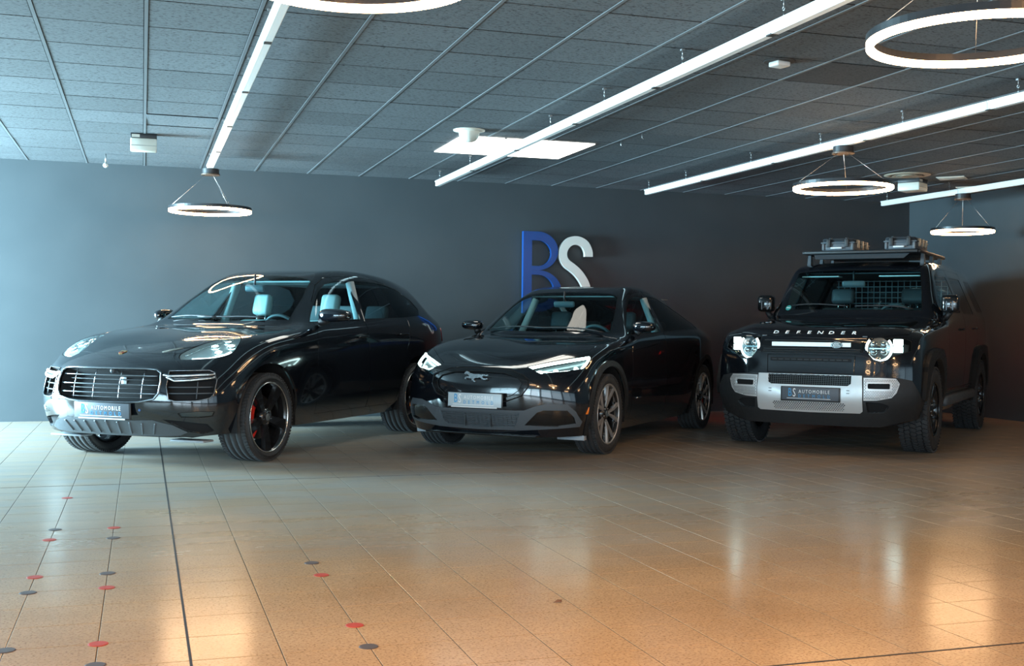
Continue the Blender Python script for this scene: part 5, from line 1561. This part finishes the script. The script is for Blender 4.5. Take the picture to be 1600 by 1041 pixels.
    both(B, rounded(pk, .02), 'tow_recess', (.9, .4, 0), depth=.3, only={'lower_bumper'})
    B.remove('arch')
    finish_panels(B, t)
    B.part('frit', M_PAINT2, t, 'windshield_border', flange=0)
    B.part('windshield', M_GLASS, t, 'windshield', flange=.004)
    B.part('hood', M_PAINT, t, 'hood', flange=.02, offset=.006)
    gpn = B.part('grille_panel', M_PAINT2, t, 'grille_panel', flange=.02, offset=.004)
    def fbar(y0, y1, z0, z1, th, nm, ma, par, off=.004, n=10):
        m = MB(); v = []; f = []
        for i in range(n+1):
            y = y0+(y1-y0)*i/n; x = fx(B, y, (z0+z1)/2)+off
            v += [(x, y, z0), (x+th, y, z0+.003), (x+th, y, z1-.003), (x, y, z1)]
        for i in range(n):
            for j in range(3): f.append((i*4+j, i*4+4+j, i*4+5+j, i*4+1+j))
        f += [(0, 1, 2, 3), (n*4+3, n*4+2, n*4+1, n*4)]
        return m.add(v, f).build(nm, ma, par)
    fbar(-.372, .362, .992, 1.034, .012, 'grille_bar', mat('bar_white', (.82, .84, .84), .3), gpn)
    for z in (1.048, .970, .952): fbar(-.45, .45, z-.004, z+.004, .006, 'grille_fin', M_PLAST, gpn)
    # oval badge
    Mo = facing((fx(B, .235, 1.012)+.018, .235, 1.012), (1, .05, 0)) @ Matrix.Diagonal((1, .55, 1, 1))
    ov = MB().lathe([(1e-4, .006), (.050, .006), (.056, 0), (.056, -.012)], 32, Mo, smooth=False).build('oval_badge', mat('badge_rim', (.45, .48, .48), .25, .8), t)
    MB().lathe([(1e-4, .0075), (.046, .0075), (.048, .006)], 32, Mo, smooth=False).build('badge_field', mat('badge_green', (.03, .07, .065), .3), ov)
    Mt = facing((fx(B, .235, 1.012)+.0265, .235, 1.012), (1, .05, 0))
    put(text_mesh('LAND', .022, M_TXTW, 'badge_lettering', .0004, 1.0), 'badge_lettering', ov, Mt @ Matrix.Translation((-.006, .009, 0)))
    put(text_mesh('ROVER', .022, M_TXTW, 'badge_lettering', .0004, 1.0), 'badge_lettering', ov, Mt @ Matrix.Translation((.004, -.010, 0)))
    # hood lettering, each letter its own piece
    for i, c in enumerate('DEFENDER'):
        y = -.372+i*.1045
        h = B.bvh.ray_cast(Vector((2, y, 1.112)), Vector((-1, 0, 0)))
        p = h[0]+h[1]*.010
        nn = Vector((h[1].x, h[1].y*.5, .35)).normalized()
        put(text_mesh(c, .052, M_TXTW, 'hood_letter', .003, 1.0, .15, 1.45), 'hood_letter', t, facing(p+Vector((.0, 0, 0)), nn))
    cp = B.part('center_panel', M_PAINT, t, 'center_panel', flange=.03, offset=.0)
    fbar(-.375, .375, .856, .888, .004, 'air_slot', M_VOID, cp, .001)
    for i in range(12): fbar(-.36+i*.06, -.315+i*.06, .866, .878, .003, 'slot_tooth', M_PLAST, cp, .006, 2)
    B.part('lower_bumper', M_PLAST, t, 'lower_bumper', flange=.03, offset=.008)
    sp = B.part('skid_plate', M_SILV, t, 'skid_plate', flange=.03, offset=.022)
    um = B.part('upper_mesh', M_VOID, t, 'upper_mesh', flange=-.03, offset=-.01)
    poly = [(p[1], p[2]) for p in mh]
    mesh_strips(B, [-.40+.0205*i for i in range(40)], [.640+.0165*i for i in range(7)], poly, -.004, .0022).build('mesh_bars', mat('mesh_grey', (.12, .14, .15), .4), um, kind='stuff')
    hm = MB()
    for r in range(6):
        for i in range(-16, 17):
            y = i*.0205+(.01025 if r % 2 else 0); z = .416+r*.0125
            if abs(y) > .315+.02*r/5: continue
            Mh = facing((fx(B, y, z)+.0225, y, z), (1, 0, 0))
            hm.lathe([(1e-4, .0008), (.0072, .0008), (.0072, -.002)], 6, Mh, smooth=False)
    hm.build('skid_perforation', M_VOID, sp, kind='stuff')
    for y in (-.36, .36):
        for z in (.60, .575): MB().box(fx(B, y, z)+.020, fx(B, y, z)+.024, y-.014, y+.014, z-.003, z+.003).build('skid_stamp', M_GREYP, sp)
    number_plate(t, (.868, .02, .555), (1, 0, 0), False)
    for s in (1, -1):
        S = lambda L: [(p[0], s*p[1], p[2]) for p in L]
        for lo_, hi_ in ((-1.85, 9), (-9, -1.85)):
            part_between(B, 'door', M_PAINT, t, 'door', s, lo_, hi_)
        for lo_, hi_ in ((-1.87, 9), (-2.8, -1.87), (-9, -2.8)):
            part_between(B, 'window_trim', M_PAINT2, t, 'window_frame', s, lo_, hi_)
            part_between(B, 'rear_window', M_GLASSD, t, 'side_window', s, lo_, hi_, offset=-.003, flange=.004, label='darker rear side window')
        for lo_, hi_ in ((-1.5, 9), (-9, -1.5)):
            part_between(B, 'arch_trim', M_PLAST, t, 'wheel_arch_flare', s, lo_, hi_, offset=.034, flange=.05)
        B.part('side_window', M_GLASSS, t, 'side_window', side=s, flange=.004, offset=-.003)
        sv_ = B.part('side_vent', M_SILV, t, 'side_vent', side=s, flange=.02, offset=.014)
        B.part('vent_slot', M_VOID, sv_, 'vent_slot', side=s, flange=-.02, offset=-.01)
        pm = MB(); d = Vector((-.9, -s*.4, 0)).normalized()
        sl = [(p[1], p[2]) for p in sv]; so = [(p[1], p[2]) for p in slot]
        for r in range(15):
            for i in range(22):
                y = .498+i*.0135+(.00675 if r % 2 else 0); z = .522+r*.0128
                if not inside(inset(sl, .008), y, z): continue
                if .515 < y < .725 and .608 < z < .684: continue
                h = B.bvh.ray_cast(Vector((1.5, s*y, z)), Vector((-1, 0, 0)))
                if h[0] is None: continue
                pm.lathe([(1e-4, .0008), (.0045, .0008), (.0045, -.002)], 6, facing(h[0]+h[1]*.0145, h[1]), smooth=False)
        pm.build('vent_perforation', M_VOID, sv_, kind='stuff')
        B.part('tow_recess', M_VOID, t, 'tow_recess', side=s, flange=-.03, offset=-.025)
        # headlight: smoked pocket, round lamp with light ring, two bright square blocks
        lens = B.part('headlight', M_LENS, t, 'headlight', side=s, flange=0, label='round lit headlight with square side lamp')
        B.part('headlight', M_VOID, lens, 'lamp_housing', side=s, flange=0, offset=-.06)
        n = Vector((.90, s*.42, 0)).normalized()
        h = B.bvh.ray_cast(Vector((1.2, s*.615, .995))+Vector((0, 0, 0)), Vector((-1, 0, 0)))
        c = Vector((h[0].x, s*.615, .985))-n*.030
        Mr = facing(c, n)
        MB().tube([Mr @ Vector((.112*math.cos(a), .112*math.sin(a), 0)) for a in [math.radians(q) for q in range(138, 403, 8)]], .011, 8).build('halo_ring', M_LEDS, lens)
        MB().lathe([(.02, -.02), (.07, -.006), (.098, .004)], 28, Mr).build('lamp_reflector', M_REFL, lens)
        MB().box(-.085, .085, -.006, .006, -.002, .008, Mr).build('lamp_bar', M_REFL, lens)
        for q in (-.045, .045):
            MB().lathe([(1e-4, .014), (.026, .008), (.032, -.006)], 16, Mr @ Matrix.Translation((q, -.032, 0))).build('led_point', M_REFL, lens)
            MB().lathe([(1e-4, .014), (.026, .008), (.032, -.006)], 16, Mr @ Matrix.Translation((q, .034, 0))).build('led_point', M_REFL, lens)
        hh = B.bvh.ray_cast(Vector((1.2, s*.765, 1.02)), Vector((-1, 0, 0)))
        c2 = hh[0]-hh[1]*.022
        M2 = facing(c2, (hh[1].x+.3, hh[1].y, 0))
        MB().bbox(-.042, .042, .004, .062, -.014, .006, .006, M2).build('square_lamp', M_LED, lens)
        MB().bbox(-.042, .042, -.060, -.004, -.014, .006, .006, M2).build('square_lamp', M_LED, lens)
        # mirrors, handles, steps
        mm = MB().bbox(-.98, -.84, s*.955-.085, s*.955+.085, 1.335, 1.515, .035).build('door_mirror', M_PAINT2, t)
        MB().tube([(-.93, s*.90, 1.27), (-.92, s*.95, 1.34)], .03, 8).build('mirror_arm', M_PLAST, mm)
        MB().bbox(-.99, -.982, s*.955-.072, s*.955+.072, 1.355, 1.50, .003).build('mirror_glass', M_CHROME, mm)
        for q in (-.03, .03): MB().box(-.8385, -.8365, s*.955+q-.005, s*.955+q+.005, 1.36, 1.45).build('camera_slot', M_PLATE, mm)
        for hx, hz in ((-1.68, 1.165), (-2.60, 1.175)):
            MB().tube(skin_path(B, [(hx-.09, s*.97, hz), (hx+.09, s*.97, hz)], (0, -s, 0), .022, 5), .012, 8).build('door_handle', M_PAINT2, t)
        MB().bbox(-2.45, -.58, s*.93-.06, s*.93+.06, .40, .50, .03).build('side_sill', M_GREYP, t)
        MB().tube(skin_path(B, [(-.62, s*.96, .55), (-2.4, s*.96, .55)], (0, -s, 0), .006, 12), .010, 6).build('door_molding', M_PAINT2, t)
        for z in (1.06, .94): patch(B, [(-3.83, s*.87, z-.045), (-3.83, s*.80, z-.045), (-3.83, s*.80, z+.045), (-3.83, s*.87, z+.045)], (1, -s*.1, 0), .02, 'tail_lamp', M_TAIL, t, .03)
        for x in (0, -WBS): arch_liner(t, x, s, .49, .95, .55, .42, 'box')
        MB().bbox(.665, .69, s*.47-.022, s*.47+.022, 1.083, 1.096, .004).build('hood_hinge_cap', M_GREYP, t)
    for x in (0, -WBS):
        for s in (1, -1): wheel(t, x, s, YO, R, W, .258, 'box')
    cabin(t, -.55, -3.7, .80, .50, -.70, 1.24, 1.3)
    for y in (-.39, .39): seat(t, -1.80, y, .82, 1.62, M_SEATD, .25, .25, .13, .17)
    rear_bench(t, -2.65, .85, 1.42, M_SEATD)
    steering_wheel(t, -1.18, .37, 1.245, .19, .42)
    inner_mirror(t, (-1.09, -.06, 1.64), .12, .032)
    # cargo guard grid behind the rear seats
    cg = MB()
    for i in range(19): y = -.63+.07*i; cg.tube([(-2.75, y, 1.38), (-2.75, y, 1.74)], .005, 5)
    for i in range(6): z = 1.40+.066*i; cg.tube([(-2.75, -.65, z), (-2.75, .65, z)], .005, 5)
    cg.build('cargo_guard', mat('guard_grey', (.22, .26, .27), .5), t)
    MB().box(-3.6, -1.35, -.60, .60, 1.760, 1.772).build('headliner', mat('headliner_dark', (.05, .055, .06), .8), t)
    for y0, y1 in ((-.62, -.22), (.20, .62)):
        MB().bbox(-1.26, -1.10, y0, y1, 1.715, 1.728, .005, Matrix.Identity(4)).build('sun_visor', mat('visor_pale', (.55, .62, .62), .6), t)
    h = B.bvh.ray_cast(Vector((0, -.665, 1.375)), Vector((-1, 0, 0)))
    if h[0] is not None:
        st = MB().lathe([(1e-4, .0012), (.032, .0012), (.033, 0)], 20, facing(h[0]+h[1]*.004, h[1]), smooth=False).build('sticker', mat('sticker_green', (.05, .42, .40), .5), t)
        MB().box(-.022, .022, -.006, .006, .0013, .0016, facing(h[0]+h[1]*.004, h[1])).build('sticker_print', M_TXTW, st)
    underbody(t, .55, -3.84, .70, .34, .50)
    wiper(t, B, (-.74, .62, 1.36), (-.73, .05, 1.355)); wiper(t, B, (-.73, -.02, 1.355), (-.78, -.62, 1.36))
    # roof rack
    rk = MB()
    Z = 1.965
    for y in (-.60, .60): rk.bbox(-2.60, -1.10, y-.022, y+.022, Z, Z+.035, .010)
    for x in (-1.10, -2.60): rk.bbox(x-.022, x+.022, -.60, .60, Z, Z+.035, .010)
    rack = rk.build('roof_rack', M_PLAST, t)
    for i in range(9):
        x = -1.24-.155*i
        MB().bbox(x-.045, x+.045, -.58, .58, Z+.004, Z+.022, .006).build('rack_slat', M_PLAST, rack)
    for y in (-.60, .60):
        for x in (-1.35, -1.85, -2.35):
            MB().add([(x-.05, y-.03*0-.02, 1.86), (x+.05, y-.02, 1.86), (x+.025, y-.015, Z), (x-.025, y-.015, Z), (x-.05, y+.02, 1.86), (x+.05, y+.02, 1.86), (x+.025, y+.015, Z), (x-.025, y+.015, Z)],
                     [(0, 1, 2, 3), (7, 6, 5, 4), (0, 4, 5, 1), (2, 6, 7, 3), (1, 5, 6, 2), (0, 3, 7, 4)]).build('rack_foot', M_GREYP, rack)
    MB().add([(-1.14, -.50, 1.962), (-1.14, .50, 1.962), (-1.05, .46, 1.908), (-1.05, -.46, 1.908), (-1.16, -.50, 1.962), (-1.16, .50, 1.962), (-1.07, .46, 1.905), (-1.07, -.46, 1.905)],
             [(0, 1, 2, 3), (7, 6, 5, 4), (0, 4, 5, 1), (2, 6, 7, 3), (1, 5, 6, 2), (0, 3, 7, 4)]).build('wind_deflector', M_GREYP, rack)
    # equipment cases standing on the rack
    RZ = Z+.0365
    M_CASE = mat('case_grey', (.075, .09, .105), .55)
    def case(y0, y1, x0, x1, label):
        o = M @ Vector((x0, (y0+y1)/2, RZ))
        c = thing('equipment_case', label, 'case', o, th, 'hard cases on the roof rack')
        w, L, h = (y1-y0)/2, x0-x1, .135
        m = MB(); m.bbox(-L, 0, -w, w, 0, h*.66, .018); b = m.build('case_body', M_CASE, c)
        MB().bbox(-L-.008, .008, -w-.008, w+.008, h*.60, h*.72, .006).build('case_rim', M_CASE, c)
        MB().bbox(-L+.004, -.004, -w+.004, w-.004, h*.70, h, .022).build('case_lid', M_CASE, c)
        for y in (-w*.55, w*.55):
            MB().bbox(.006, .024, y-.022, y+.022, h*.30, h*.95, .006).build('latch', M_PLAST, c)
        MB().bbox(.010, .034, -w*.42, w*.30, h*.16, h*.30, .008).build('end_handle', mat('handle_pale', (.70, .72, .72), .4), c)
        for y in (-w+.02, w-.02): MB().bbox(-.01, .010, y-.014, y+.014, .01, h*.6, .004).build('corner_rib', M_GREYP, c)
        for i in range(3):
            x = -L*(.22+.28*i)
            for s in (1, -1):
                MB().bbox(x-.03, x+.03, s*w-.012, s*w+.018, h*.30, h*.92, .006).build('side_latch', mat('latch_warm_lit', (.42, .36, .27), .45), c)  # tan tint: the ring lamp's warm light put into the latch colour
        for y in (-w*.5, w*.5): MB().bbox(-.06, -.02, y-.015, y+.015, h-.004, h+.010, .004).build('lid_stud', M_PLAST, c)
    case(-.425, -.075, -1.16, -1.86, 'grey hard case on the roof rack, left one seen from the front')
    case(.24, .565, -1.16, -1.80, 'grey hard case on the roof rack, right one nearer the wall lamp')
    return t
build_suv(); build_fast(); build_box()
